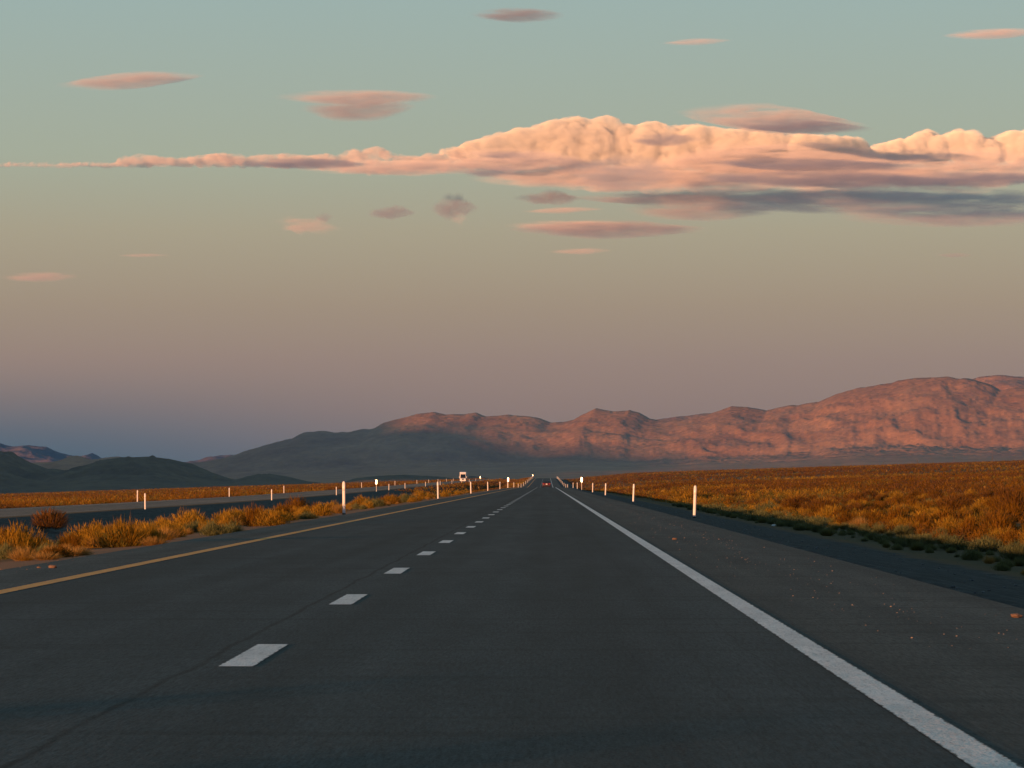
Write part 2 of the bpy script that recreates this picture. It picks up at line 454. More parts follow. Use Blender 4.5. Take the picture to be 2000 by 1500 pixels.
# lane dashes (painted, one sheet)
dv, df = [], []
k = -2
while True:
    c = 25.4 + 12.0 * k
    if c > 2300: break
    yy = np.unique(np.concatenate([[c - 1.62], yr[(yr > c - 1.62) & (yr < c + 1.62)], [c + 1.62]]))
    for a, b in zip(yy[:-1], yy[1:]):
        n = len(dv)
        for (x, y) in ((DX - .11, a), (DX + .11, a), (DX + .11, b), (DX - .11, b)):
            dv.append((x, y, float(rzs(y)) + .004))
        df.append((n, n + 1, n + 2, n + 3))
    k += 1
tag(mesh_obj('lane_markings', dv, df, M_dash), kind='structure')
strip('far_edge_line', -30.0, .15, M_fwhite, 60, 2700, .004 + .03, oproad_z)
strip('far_edge_line', -39.0, .15, M_fwhite, 60, 2700, .004 + .03, oproad_z)

# ------------------------------------------------------------------ mountains and hills (terrain)
def range_mesh(name, prof, D0, D1, back, base_drop, mat, foot=0.28, knee=.72, seed=1, rough=.22, step=3.0, nrow=150, nscale=900.0, fexp=1.25, ridge_jit=0.0):
    px = np.arange(prof[0][0], prof[-1][0] + .1, step)
    yp = np.interp(px, [p[0] for p in prof], [p[1] for p in prof])
    yp = yp + ridge_jit * fbm(px / 22.0, px * 0, seed + 40, 4)
    t = np.concatenate([np.linspace(0, 1, nrow), 1 + np.linspace(.03, 1, 24)])
    P, T = np.meshgrid(px, t)
    s2_ = np.clip((T - knee) / (1 - knee), 0, 1)
    wk = np.hanning(61); ypp = np.pad(yp, 30, mode='edge'); yps = np.convolve(ypp, wk / wk.sum(), 'valid')
    sh_ = (1 - s2_) * (55 + 60 * fbm(P / 90, T * 2.5, seed + 60, 3))           # spurs run down slantwise, not straight
    sh_ = np.where(T > 1, 0, sh_) * min(1, step / 2.9)
    YP = s2_ * np.interp(P + sh_, px, yp) + (1 - s2_) * np.interp(P + sh_, px, yps)
    D = np.where(T <= 1, D0 + (D1 - D0) * T, D1 + back * (T - 1))
    X = (P - VX) / F * D
    zb = CAMZ + (VY - (VY + .031 * (VX - P) + base_drop)) / F * D0       # foot level
    zr = CAMZ + (VY - YP) / F * D1                                       # crest level
    s1 = np.clip(T / knee, 0, 1); s2 = np.clip((T - knee) / (1 - knee), 0, 1)
    shape = foot * s1 ** fexp + (1 - foot) * (s2 ** .85)
    H = zr - zb
    nn = fbm(X / nscale + .35 * fbm(X / 500, D / 500, seed + 9, 3), D / (nscale * .62) + X / nscale * .5, seed, 7, True)
    win = np.clip((T - knee * .8) / .12, 0, 1) * np.clip((1 - T) / .10, 0, 1)
    Z = zb + H * shape * np.where(T <= 1, 1 + rough * 1.6 * (nn - .25) * win, 1)
    Z = Z + np.where(T <= 1, np.clip(1 - T, 0, 1) / .3, 0).clip(0, 1) * .006 * H * fbm(X / 160, D / 400, seed + 5, 4)
    bk = np.clip(T - 1, 0, 1)
    Z = np.where(T > 1, zr - (zr - zb + 20) * bk ** 1.2, Z)
    v = np.stack([X.ravel(), D.ravel(), Z.ravel()], 1)
    n, m = X.shape
    i = (np.arange(n - 1)[:, None] * m + np.arange(m - 1)[None, :]).ravel()
    f = np.stack([i, i + 1, i + m + 1, i + m], 1)
    return tag(mesh_obj(name, v, f, mat, smooth=True), kind='structure')

MAIN = [(-60, 912), (200, 908), (340, 905), (390, 903), (430, 897), (470, 884), (520, 868), (570, 856), (592, 846), (620, 841), (650, 845), (690, 842), (730, 836), (750, 825), (780, 818),
        (820, 808), (845, 804), (870, 809), (900, 808), (930, 806), (950, 813), (990, 810), (1020, 812), (1050, 816), (1075, 825), (1100, 824), (1120, 820), (1140, 808), (1165, 796),
        (1190, 802), (1210, 804), (1230, 800), (1250, 806), (1270, 817), (1300, 822), (1330, 820), (1370, 812), (1400, 803), (1430, 793), (1460, 795), (1497, 803), (1520, 795), (1560, 790),
        (1600, 785), (1640, 768), (1680, 757), (1720, 752), (1760, 742), (1790, 737), (1850, 736), (1900, 742), (1930, 750), (1955, 762), (1980, 757), (2010, 756), (2100, 765), (2250, 748),
        (2450, 770), (2700, 800)]
range_mesh('mountains', MAIN, 5200, 11800, 900, 2, M_mount, foot=.30, knee=.92, seed=11, rough=.13, nrow=300, nscale=125, fexp=2.6, ridge_jit=2.0)
BACK_R = [(1200, 850), (1290, 822), (1330, 813), (1380, 807), (1450, 806), (1600, 800), (1800, 760), (1880, 744), (1910, 737), (1945, 733), (1975, 734), (2010, 738), (2200, 750), (2500, 790)]
range_mesh('far_mountains', BACK_R, 13200, 14600, 700, -30, M_mount, foot=.5, knee=.6, seed=23, rough=.2, nrow=60, nscale=700, ridge_jit=1.5)
BACK_L = [(-400, 850), (-200, 846), (-60, 858), (0, 866), (28, 873), (55, 870), (90, 874), (120, 885), (150, 893), (168, 889), (180, 884), (196, 894), (240, 902), (330, 906), (400, 898), (420, 892), (450, 889), (500, 900), (560, 915)]
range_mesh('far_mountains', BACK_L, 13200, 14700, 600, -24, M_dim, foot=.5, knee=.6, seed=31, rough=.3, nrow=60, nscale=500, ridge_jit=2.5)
MID_L = [(-200, 890), (-60, 898), (40, 904), (95, 903), (118, 898), (136, 890), (150, 890), (180, 897), (205, 893), (230, 892), (290, 905), (360, 915), (430, 930), (520, 945)]
range_mesh('blue_hills', MID_L, 7600, 8900, 500, 4, M_mount, foot=.5, knee=.5, seed=37, rough=.2, nrow=60, nscale=350, ridge_jit=1.5)
HILL_A = [(-400, 890), (-200, 872), (-60, 874), (0, 881), (28, 887), (60, 904), (100, 918), (135, 921), (150, 916), (172, 907), (200, 898), (236, 893), (290, 892), (330, 896), (375, 906), (420, 925), (450, 935), (470, 938),
          (492, 931), (525, 925), (560, 930), (600, 940), (640, 945), (680, 942), (720, 932), (760, 928), (805, 929), (860, 931), (905, 936), (925, 930), (955, 934), (985, 945)]
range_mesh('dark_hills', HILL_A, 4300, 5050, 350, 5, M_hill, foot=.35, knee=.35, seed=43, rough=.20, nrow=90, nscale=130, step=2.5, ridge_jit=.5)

# unseen ridges added on the left to shade the hills and far range's foot
def shade_range(name, pts, width, seed):
    """a ridge along a polyline of (x, y, crest height)"""
    rows = []
    P = [np.array(p, float) for p in pts]
    L = np.concatenate([[0], np.cumsum([np.linalg.norm(b[:2] - a[:2]) for a, b in zip(P[:-1], P[1:])])])
    s = np.arange(0, L[-1] + 1, 40.0)
    cx = np.interp(s, L, [p[0] for p in P]); cy = np.interp(s, L, [p[1] for p in P]); cz = np.interp(s, L, [p[2] for p in P])
    cz = cz * (1 + .10 * fbm(s / 420, s * 0, seed, 5))
    tx = np.gradient(cx); ty = np.gradient(cy); l = np.hypot(tx, ty); nx, ny = ty / l, -tx / l
    u = np.linspace(-1, 1, 41)
    U, Sg = np.meshgrid(u, s)
    X = cx[:, None] + nx[:, None] * U * width; Y = cy[:, None] + ny[:, None] * U * width
    sh = (1 - np.abs(U)) ** 1.1
    rg = fbm(X / 300, Y / 300, seed + 3, 6, True)
    Z = -25 + (cz[:, None] + 25) * sh * (1 + .35 * (rg - .3) * np.clip(np.abs(U) / .15, 0, 1) * (1 - np.abs(U)))
    v = np.stack([X.ravel(), Y.ravel(), Z.ravel()], 1)
    n, m = X.shape
    i = (np.arange(n - 1)[:, None] * m + np.arange(m - 1)[None, :]).ravel()
    return tag(mesh_obj(name, v, np.stack([i, i + 1, i + m + 1, i + m], 1), M_hill, smooth=True), kind='structure')
shade_range('shade_ridge', [(-2700, 500, 60), (-2650, 900, 250), (-2600, 1700, 245), (-2600, 2700, 240), (-2550, 3600, 240), (-2500, 4300, 235), (-2450, 4900, 235), (-2400, 5600, 225), (-2350, 6000, 60)], 420, 61)
shade_range('shade_ridge', [(-5300, 5200, 650), (-4600, 5300, 570), (-4200, 5400, 500), (-3800, 5450, 425), (-3300, 5500, 370), (-2900, 5500, 335), (-2500, 5500, 290), (-2200, 5480, 210), (-1950, 5450, 60)], 620, 67)

# ------------------------------------------------------------------ haze
hb = MB(); hb.box(((-6200 + 5800) / 2, (-500 + 16200) / 2, (-60 + 720) / 2), (12000, 16700, 780))
hm = bpy.data.materials.new('haze'); hm.use_nodes = True
hn = hm.node_tree
hn.nodes.remove(hn.nodes['Principled BSDF'])
pv = hn.nodes.new('ShaderNodeVolumePrincipled')
pv.inputs['Color'].default_value = (.12, .42, 1.0, 1)
pv.inputs['Density'].default_value = 2.0e-5
pv.inputs['Anisotropy'].default_value = 0.0
hn.links.new(pv.outputs[0], hn.nodes['Material Output'].inputs['Volume'])
tag(hb.build('haze', hm), kind='stuff')
# ------------------------------------------------------------------ clouds, 40 km away
def cloud_mat(name, col, dens, g=-.45, st=(.28, .5, 1.9), lo=.38, hi=.60, fade=True, step=.35):
    m = bpy.data.materials.new(name); m.use_nodes = True
    nt = m.node_tree; nt.nodes.remove(nt.nodes['Principled BSDF'])
    p = nt.nodes.new('ShaderNodeVolumePrincipled')
    p.inputs['Color'].default_value = (*col, 1); p.inputs['Anisotropy'].default_value = g
    t = nt.nodes.new('ShaderNodeTexCoord')
    mp = nt.nodes.new('ShaderNodeMapping'); mp.inputs['Scale'].default_value = st; nt.links.new(t.outputs['Object'], mp.inputs[0])
    n = nt.nodes.new('ShaderNodeTexNoise'); n.inputs['Scale'].default_value = .0085; n.inputs['Detail'].default_value = 5; n.inputs['Roughness'].default_value = .62
    nt.links.new(mp.outputs[0], n.inputs['Vector'])
    mr = nt.nodes.new('ShaderNodeMapRange'); mr.inputs['From Min'].default_value = lo; mr.inputs['From Max'].default_value = hi
    mr.inputs['To Max'].default_value = dens * 1.5
    nt.links.new(n.outputs[0], mr.inputs[0]); d = mr.outputs[0]
    if fade:                                # thins out towards the rim
        v = nt.nodes.new('ShaderNodeVectorMath'); v.operation = 'SUBTRACT'; v.inputs[1].default_value = (.5, .5, .5); nt.links.new(t.outputs['Generated'], v.inputs[0])
        l = nt.nodes.new('ShaderNodeVectorMath'); l.operation = 'LENGTH'; nt.links.new(v.outputs[0], l.inputs[0])
        m2 = nt.nodes.new('ShaderNodeMapRange'); m2.interpolation_type = 'SMOOTHSTEP'; m2.inputs['From Min'].default_value = .50; m2.inputs['From Max'].default_value = .22
        nt.links.new(l.outputs['Value'], m2.inputs[0])
        d = math_node(nt, 'MULTIPLY', d, m2.outputs[0])
    nt.links.new(d, p.inputs['Density'])
    m.cycles.volume_step_rate = step
    nt.links.new(p.outputs[0], nt.nodes['Material Output'].inputs['Volume'])
    return m
C_cum = cloud_mat('cloud_bright', (.985, .93, .80), .0085, -.58, (.8, 1, 1.1), .33, .62, False, .12)
C_soft = cloud_mat('cloud_bright_thin', (.96, .84, .73), .0065, -.45, (.5, 1, 1.4), .36, .64, False, .12)
C_tan = cloud_mat('cloud_thin', (.87, .79, .73), .0038, -.27)
C_pink = cloud_mat('cloud_pink_wisp', (.90, .74, .66), .0028, -.36)
C_grey = cloud_mat('cloud_shade_grey', (.88, .82, .76), .0038, -.08)  # shade on clouds put into greyer scatter colours, here through the veil
C_shade = cloud_mat('cloud_shade_tint_veil', (.70, .65, .65), .0055, .0)  # grey scatter colour stands in for shade on the bank
C_puff = cloud_mat('cloud_shade_grey_puff', (.70, .66, .65), .0080, .0, (.8, 1, 1), .36, .6)
C_veil = cloud_mat('cloud_shade_grey_veil', (.80, .74, .70), .0046, -.08)
def wpt(px, py, D):
    return np.array([(px - VX) / F * D, D, CAMZ + (VY - py) / F * D])
def lens(label, cx, cy, hw, hh, tilt, mat, D=40000.0, depth=None, rag=.12, seed=0, lumps=0.0, bottom=1.0):
    """a smooth lens cloud: flattened closed body with feathered ends"""
    k = D / F; hw *= 1.25; hh *= 1.18
    nu, nv = 120, 40
    th = np.linspace(0, 2 * np.pi, nu, endpoint=False); ph = np.linspace(-1, 1, nv + 2)[1:-1] * np.pi / 2
    T, Ph = np.meshgrid(th, ph)
    X = np.cos(T) * np.cos(Ph); Y = np.sin(T) * np.cos(Ph); Z = np.sin(Ph)
    Z = np.sign(Z) * np.abs(Z) ** 1.15 * (1 - .45 * np.abs(X) ** 2)
    Z = np.where(Z < 0, Z * bottom, Z)
    n1 = fbm(X * 3.2 + seed, Y * 2 + Z * 1.3, seed, 5); n2 = fbm(X * 9 + seed, Z * 4 + Y, seed + 7, 4)
    sc = 1 + rag * 1.6 * n1 + rag * .7 * n2
    X = X * (1 + rag * 1.1 * fbm(Z * 3 + seed, Y * 2, seed + 3, 4)); Z = Z * sc + lumps * np.maximum(0, fbm(X * 2.6 + 3 * seed, Y * 1.5, seed + 5, 4)) * np.clip(Z + .4, 0, 1)
    dz = (depth or min(hw * .45, 70))
    P = np.stack([X * hw * k, Y * dz * k, (Z * hh + X * hw * tilt) * k], -1).reshape(-1, 3) + 0
    top = np.array([[0, 0, P[-nu:, 2].mean()]]); bot = np.array([[0, 0, P[:nu, 2].mean()]])
    V = np.concatenate([P, bot, top])
    i = (np.arange(nv - 1)[:, None] * nu + np.arange(nu)[None, :]); j = (np.arange(nv - 1)[:, None] * nu + (np.arange(nu)[None, :] + 1) % nu)
    fs = [tuple(t) for t in np.stack([i, j, j + nu, i + nu], -1).reshape(-1, 4)]
    b = nv * nu
    fs += [(b, (a + 1) % nu, a) for a in range(nu)] + [(b + 1, (nv - 1) * nu + a, (nv - 1) * nu + (a + 1) % nu) for a in range(nu)]
    o = mesh_obj('cloud', V, fs, mat, smooth=True)
    o.location = wpt(cx, cy, D)
    return tag(o, label, 'cloud')
def heap(label, blobs, mat, D=40000.0, vox=15.0, amp=26.0, seed=0, flat=1.0):
    """a heaped cloud grown from many balls fused into one closed surface"""
    k = D / F
    me = bpy.data.meshes.new('cloud'); bm = bmesh.new()
    for (px, py, r, dy) in blobs:
        c = wpt(px, py, D); c[1] += dy
        ret = bmesh.ops.create_icosphere(bm, subdivisions=2, radius=r * k)
        for v in ret['verts']:
            v.co.z *= flat; v.co = v.co + Vector(c - np.array([0, D, 0]))
    bm.to_mesh(me); bm.free()
    o = bpy.data.objects.new('cloud', me); COL.objects.link(o)
    rm = o.modifiers.new('fuse', 'REMESH'); rm.mode = 'VOXEL'; rm.voxel_size = vox
    sm = o.modifiers.new('soft', 'SMOOTH'); sm.factor = .5; sm.iterations = 2
    dg = bpy.context.evaluated_depsgraph_get()
    ev = o.evaluated_get(dg); new = bpy.data.meshes.new_from_object(ev)
    o.modifiers.clear(); o.data = new; new.materials.clear(); new.materials.append(mat)
    n = len(new.vertices)
    co = np.empty(n * 3, np.float32); new.vertices.foreach_get('co', co); co = co.reshape(-1, 3).astype(float)
    nr = np.empty(n * 3, np.float32); new.vertices.foreach_get('normal', nr); nr = nr.reshape(-1, 3)
    d = 0
    for s, a in ((190, 1.0), (85, .55), (40, .28)):
        p = np.abs(vnoise(co[:, 0] / s + co[:, 1] / s * .4, co[:, 2] / s + co[:, 1] / s * .7, seed)) 
        d = d + a * (.55 - p * 1.6)                     # billows with creases between
        seed += 1
    co2 = co + nr * (d * amp)[:, None] * np.array([1, 1, .9])
    new.vertices.foreach_set('co', co2.astype(np.float32).ravel()); new.update()
    new.polygons.foreach_set('use_smooth', np.ones(len(new.polygons), dtype=bool))
    o.location = (0, D, 0)
    return tag(o, label, 'cloud')

rc = np.random.default_rng(77)
def bank(xs0, xs1, top, bot, step, rmin, rmax, nfill):
    out = []
    x = xs0
    tx = [p[0] for p in top]; ty = [p[1] for p in top]; bx = [p[0] for p in bot]; by = [p[1] for p in bot]
    while x < xs1:
        T = np.interp(x, tx, ty); B = np.interp(x, bx, by); h = max(B - T, 4)
        r = float(np.clip(rc.uniform(rmin, rmax), 2.5, h * .5))
        out.append((x, T + r, r, rc.uniform(-150, 150)))
        for _ in range(nfill):
            r2 = float(np.clip(rc.uniform(rmin, rmax) * .9, 2.5, h * .5))
            out.append((x + rc.uniform(-step, step), rc.uniform(T + r2, max(T + r2 + .1, B - r2)), r2, rc.uniform(-300, 200)))
        x += step * rc.uniform(.7, 1.2) * max(.35, min(1, r / rmax))
    return out
TOP_MAIN = [(-40, 318), (100, 318), (225, 317), (245, 307), (285, 299), (330, 308), (380, 304), (430, 298), (480, 303), (540, 300), (660, 300), (690, 290), (745, 284), (765, 298), (820, 303),
            (880, 292), (930, 276), (955, 268), (985, 262), (1010, 248), (1050, 248), (1090, 232), (1125, 221), (1150, 232), (1185, 224), (1205, 236), (1240, 242), (1280, 233), (1300, 244), (1345, 238),
            (1400, 248), (1480, 252), (1560, 262), (1660, 268), (1690, 290), (1700, 300)]
BOT_MAIN = [(-40, 325), (230, 325), (450, 326), (600, 330), (720, 340), (860, 338), (1000, 340), (1060, 352), (1100, 368), (1300, 372), (1700, 372)]
heap('tallest golden billows of heaped cloud, right of the middle', bank(872, 1700, TOP_MAIN, [(872, 304), (960, 318), (1000, 322), (1100, 336), (1300, 340), (1700, 330)], 15, 9, 44, 5), C_cum, seed=3, amp=12, vox=13)
heap('long low rope of pink heaped cloud running to the left edge', bank(-40, 930, TOP_MAIN, BOT_MAIN, 6, 4, 14, 3), C_soft, seed=8, amp=11, vox=11)
C_mid = cloud_mat('cloud_pink_body', (.95, .84, .74), .0050, -.42)
for i_, (cx_0, cy_0, hw_, hh_, lab_) in enumerate([(1085, 338, 150, 26, 'soft pink body of cloud under the left golden billows'), (1230, 350, 170, 24, 'soft pink body of cloud under the middle of the bank'),
        (1400, 335, 150, 36, 'peach glowing body of cloud right of the grey shade cloud'), (1530, 312, 200, 34, 'pink striped body of cloud below the right lens cloud'),
        (1640, 345, 190, 26, 'pink foot of the bank on the right'), (1850, 330, 230, 34, 'peach body of cloud under the golden heap at the right edge'),
        (780, 326, 170, 13, 'dusky pink foot of the low rope of cloud'), (1000, 312, 120, 20, 'pink wedge of cloud where the rope meets the golden billows')]):
    lens(lab_, cx_0, cy_0, hw_, hh_, 0.0, C_mid, D=39400.0 - 60 * i_, seed=50 + i_, rag=.30, lumps=.25)
TOP_R = [(1690, 296), (1720, 280), (1750, 272), (1785, 264), (1815, 249), (1835, 262), (1875, 250), (1905, 264), (1935, 266), (1975, 254), (2010, 250), (2080, 262)]
BOT_R = [(1690, 330), (1740, 362), (2080, 368)]
heap('heaped golden cloud at the right edge beyond the gap in the bank', bank(1690, 2080, TOP_R, [(1690, 320), (2080, 330)], 13, 9, 30, 5), C_cum, D=41500.0, seed=13, amp=12, vox=13)
lens('smooth grey lens cloud topmost in the middle of the sky', 1012, 27, 82, 12, -.02, C_shade, seed=1, rag=.2)
lens('faint thin orange streak of cloud high right of the middle', 1362, 80, 58, 5, .05, C_pink, seed=2, rag=.3)
lens('orange streak of cloud cut by the upper right edge', 1945, 65, 100, 8, .05, C_pink, seed=3, rag=.18)
lens('long tilted tan lens cloud high on the left', 250, 155, 140, 13, .10, C_tan, seed=4, rag=.12)
lens('flat pinkish cap of the double lens cloud left of the middle', 697, 188, 132, 13, .0, C_tan, seed=5, rag=.12)
lens('shade-grey underside body of the double lens cloud left of the middle', 700, 207, 92, 21, .03, C_veil, D=39000.0, seed=6, rag=.14, bottom=1.25)  # grey body stands in for shade on the lens cloud's underside
lens('grey-pink lens cloud lying over the top of the bank on the right', 1505, 232, 172, 24, -.11, C_tan, D=37500.0, seed=7, rag=.16)
lens('grey-pink ragged shade streak nested under the right lens cloud', 1560, 246, 120, 12, -.06, C_shade, D=37000.0, seed=8, rag=.2)
lens('small ragged pink cloud below the bank, left of the middle', 600, 440, 48, 15, -.12, C_pink, seed=9, rag=.55, lumps=.5)
lens('tiny grey scrap touching the small ragged pink cloud', 632, 424, 17, 7, 0, C_puff, seed=10, rag=.6, lumps=.5)
lens('small ragged grey cloud, left one of the two small grey ones', 763, 414, 36, 11, .03, C_puff, seed=12, rag=.6, lumps=.6)
lens('small round grey cloud, darkest scrap under the bank', 886, 402, 36, 20, 0, C_puff, seed=13, rag=.5, lumps=.6)
lens('pink tail hanging below the small round grey cloud', 897, 424, 15, 12, 0, C_pink, seed=14, rag=.5)
lens('grey ragged scrap just below the middle of the bank', 1072, 387, 48, 12, 0, C_puff, seed=15, rag=.45, lumps=.4)
lens('thin orange streak under the grey scrap below the bank', 1100, 410, 72, 5, .04, C_pink, seed=16, rag=.3)
lens('long mauve streak below the middle of the bank', 1190, 448, 155, 15, 0.0, C_veil, seed=17, rag=.3)
lens('pink wisp along the left part of the mauve streak', 1120, 440, 110, 10, 0.0, C_pink, seed=18, rag=.35)
lens('short faint pink wisp lowest below the mauve streak', 1135, 490, 50, 5, .03, C_pink, seed=19, rag=.35)
lens('broad grey sheet between the bank and the right edge', 1560, 384, 330, 14, -.01, C_grey, D=40200.0, seed=41, rag=.25)
lens('grey slab of cloud under the bank, left of the long grey sheet', 1372, 410, 125, 20, 0.0, C_grey, seed=20, rag=.22)
lens('long grey sheet of cloud stretching to the right edge under the bank', 1720, 392, 380, 22, .01, C_grey, D=40500.0, seed=21, rag=.2)
lens('dark grey sheet lowest under the bank at the right edge', 1890, 422, 225, 20, .0, C_grey, seed=22, rag=.18)
lens('thin grey streak from the bank to the grey slab', 1290, 388, 150, 9, -.02, C_veil, seed=23, rag=.3)
lens('large grey shade cloud in front of the middle of the bank', 1215, 340, 92, 34, -.02, C_grey, D=37500.0, seed=24, rag=.3)  # nearer grey sheets from here stand in for shade on the bank
lens('grey shade streak crossing the bank on the right', 1600, 322, 205, 11, -.03, C_shade, D=37500.0, seed=25, rag=.3)
lens('lower grey shade streak crossing the foot of the bank on the right', 1620, 350, 230, 16, -.02, C_shade, D=37500.0, seed=26, rag=.3)
lens('grey shade streak over the foot of the golden cloud at the right edge', 1900, 350, 150, 13, .02, C_shade, D=37500.0, seed=27, rag=.3)
lens('narrow grey shade streak over the left part of the bank', 590, 318, 120, 9, -.02, C_shade, D=37500.0, seed=28, rag=.3)
lens('small dark shade streak beneath the golden billows', 985, 302, 50, 7, 0, C_shade, D=37500.0, seed=29, rag=.35)
lens('grey ragged shade patch under the bank left of the golden billows', 960, 334, 46, 9, 0, C_shade, D=37500.0, seed=30, rag=.5, lumps=.4)
lens('dim ragged cloud over the top of the bank beside the golden billows', 1300, 272, 62, 11, .02, C_shade, D=37500.0, seed=31, rag=.4, lumps=.5)
lens('faint pink flat cloud low at the left edge', 75, 540, 64, 9, .02, C_pink, seed=32, rag=.2)
lens('very faint grey streak low on the left', 280, 498, 45, 3, 0, C_pink, seed=33, rag=.2)
lens('very faint grey streak low on the right', 1865, 498, 32, 4, -.03, C_veil, seed=34, rag=.2)

# ------------------------------------------------------------------ vegetation
def blades(n, kind, seed):
    """one plant: bent thin blades or leafy twigs; returns verts, tri faces, tint per vertex"""
    r = np.random.default_rng(seed)
    az = r.uniform(0, 2 * np.pi, n)
    if kind == 'clump':                     # brush broom: blades fanning from a base
        rr = np.sqrt(r.uniform(0, 1, n)) * .28
        lean = r.uniform(.0, .95, n) ** .9
        L = r.uniform(.55, 1.0, n) * (1 - .25 * lean)
        w = r.uniform(.006, .014, n)
        bx, by = np.cos(az) * rr, np.sin(az) * rr
        az2 = az + r.normal(0, .5, n)
        s0 = r.uniform(0, .45, n)           # many start part way up: branching
        dx, dy, dz = np.cos(az2) * np.sin(lean), np.sin(az2) * np.sin(lean), np.cos(lean)
        p0 = np.stack([bx + dx * L * s0, by + dy * L * s0, dz * L * s0 * .9], 1)
        tip = np.stack([bx + dx * L * 1.05, by + dy * L * 1.05, dz * L - .12 * lean], 1)
    elif kind == 'round':                   # dense rounded shrub: short twigs towards a dome surface
        u = r.uniform(0, 1, n); th = np.arccos(1 - u * .98); 
        lump = 1 + .18 * np.sin(az * 3 + seed) + .12 * np.sin(th * 5 + az * 2)
        d = np.stack([np.cos(az) * np.sin(th), np.sin(az) * np.sin(th), np.cos(th) * .85], 1) * lump[:, None]
        a = r.uniform(.25, .88, n)[:, None]
        L = r.uniform(.12, .28, n)[:, None]
        d[:, :2] *= .72
        p0 = d * a; tip = d * (a + L * .45) + np.concatenate([np.zeros((n, 2)), L * .55], 1) + r.normal(0, .055, (n, 3))
        w = r.uniform(.008, .020, n)
        p0[:, 2] = np.abs(p0[:, 2]); tip[:, 2] = np.abs(tip[:, 2])
    elif kind == 'ball':                    # open twiggy ball on a narrow foot
        u = r.uniform(-.55, 1, n); th = np.arccos(u); a = r.uniform(.1, 1, n) ** .5
        d = np.stack([np.cos(az) * np.sin(th) * .72, np.sin(az) * np.sin(th) * .72, .48 + np.cos(th) * .5], 1)
        p0 = d * (a * .8)[:, None]; tip = d * (a * .8 + .22)[:, None] + r.normal(0, .04, (n, 3)); w = r.uniform(.010, .02, n)
        tip[:, 2] = np.abs(tip[:, 2])
    else:                                   # creosote: open stems widening to a leafy flat top
        az = r.uniform(0, 2 * np.pi, n); h = r.uniform(.1, 1, n) ** .7
        spread = .18 + .62 * h ** 1.1
        rad = np.sqrt(r.uniform(.05, 1, n)) * spread
        p0 = np.stack([np.cos(az) * rad, np.sin(az) * rad, h * .95], 1)
        tip = p0 + np.stack([np.cos(az) * .10, np.sin(az) * .10, r.uniform(.02, .16, n)], 1) + r.normal(0, .05, (n, 3))
        w = r.uniform(.012, .028, n)
        k = n // 4                          # stems
        p0[:k] = 0; p0[:k, :2] = r.normal(0, .05, (k, 2))
        tip[:k] = np.stack([np.cos(az[:k]) * rad[:k], np.sin(az[:k]) * rad[:k], h[:k]], 1); w[:k] = .008
    mid = (p0 + tip) / 2 + np.stack([np.zeros(n), np.zeros(n), r.uniform(0, .06, n)], 1)
    side = np.stack([-np.sin(az + r.normal(0, .8, n)), np.cos(az + r.normal(0, .8, n)), r.normal(0, .2, n)], 1) * w[:, None] * .5
    V = np.stack([p0 - side, p0 + side, mid + side * .9, mid - side * .9, tip], 1).reshape(-1, 3)
    b = np.arange(n)[:, None] * 5
    Fc = np.concatenate([b + [0, 1, 2], b + [0, 2, 3], b + [3, 2, 4]], 0)
    tint = np.repeat(np.clip(r.normal(.5, .22, n), 0, 1), 5)
    return V, Fc, tint

def plant_mesh(name, parts):
    """parts: list of (n, kind, seed, (sx, sy, sz), (ox, oy), mat)"""
    Vs, Fs, Ts, Ms, off = [], [], [], [], 0
    mats = []
    for n, kind, seed, sc, o, mat in parts:
        V, Fc, t = blades(n, kind, seed)
        V = V * np.array(sc) + np.array([o[0], o[1], -.03])
        if mat not in mats: mats.append(mat)
        Vs.append(V); Fs.append(Fc + off); Ts.append(t); Ms.append(np.full(len(Fc), mats.index(mat))); off += len(V)
    V = np.concatenate(Vs); Fc = np.concatenate(Fs); T = np.concatenate(Ts); Mi = np.concatenate(Ms)
    o = mesh_obj(name, V, Fc, mats)
    me = o.data
    a = me.attributes.new('tint', 'FLOAT', 'POINT'); a.data.foreach_set('value', T.astype(np.float32))
    me.polygons.foreach_set('material_index', Mi.astype(np.int32))
    bpy.data.objects.remove(o)
    return me

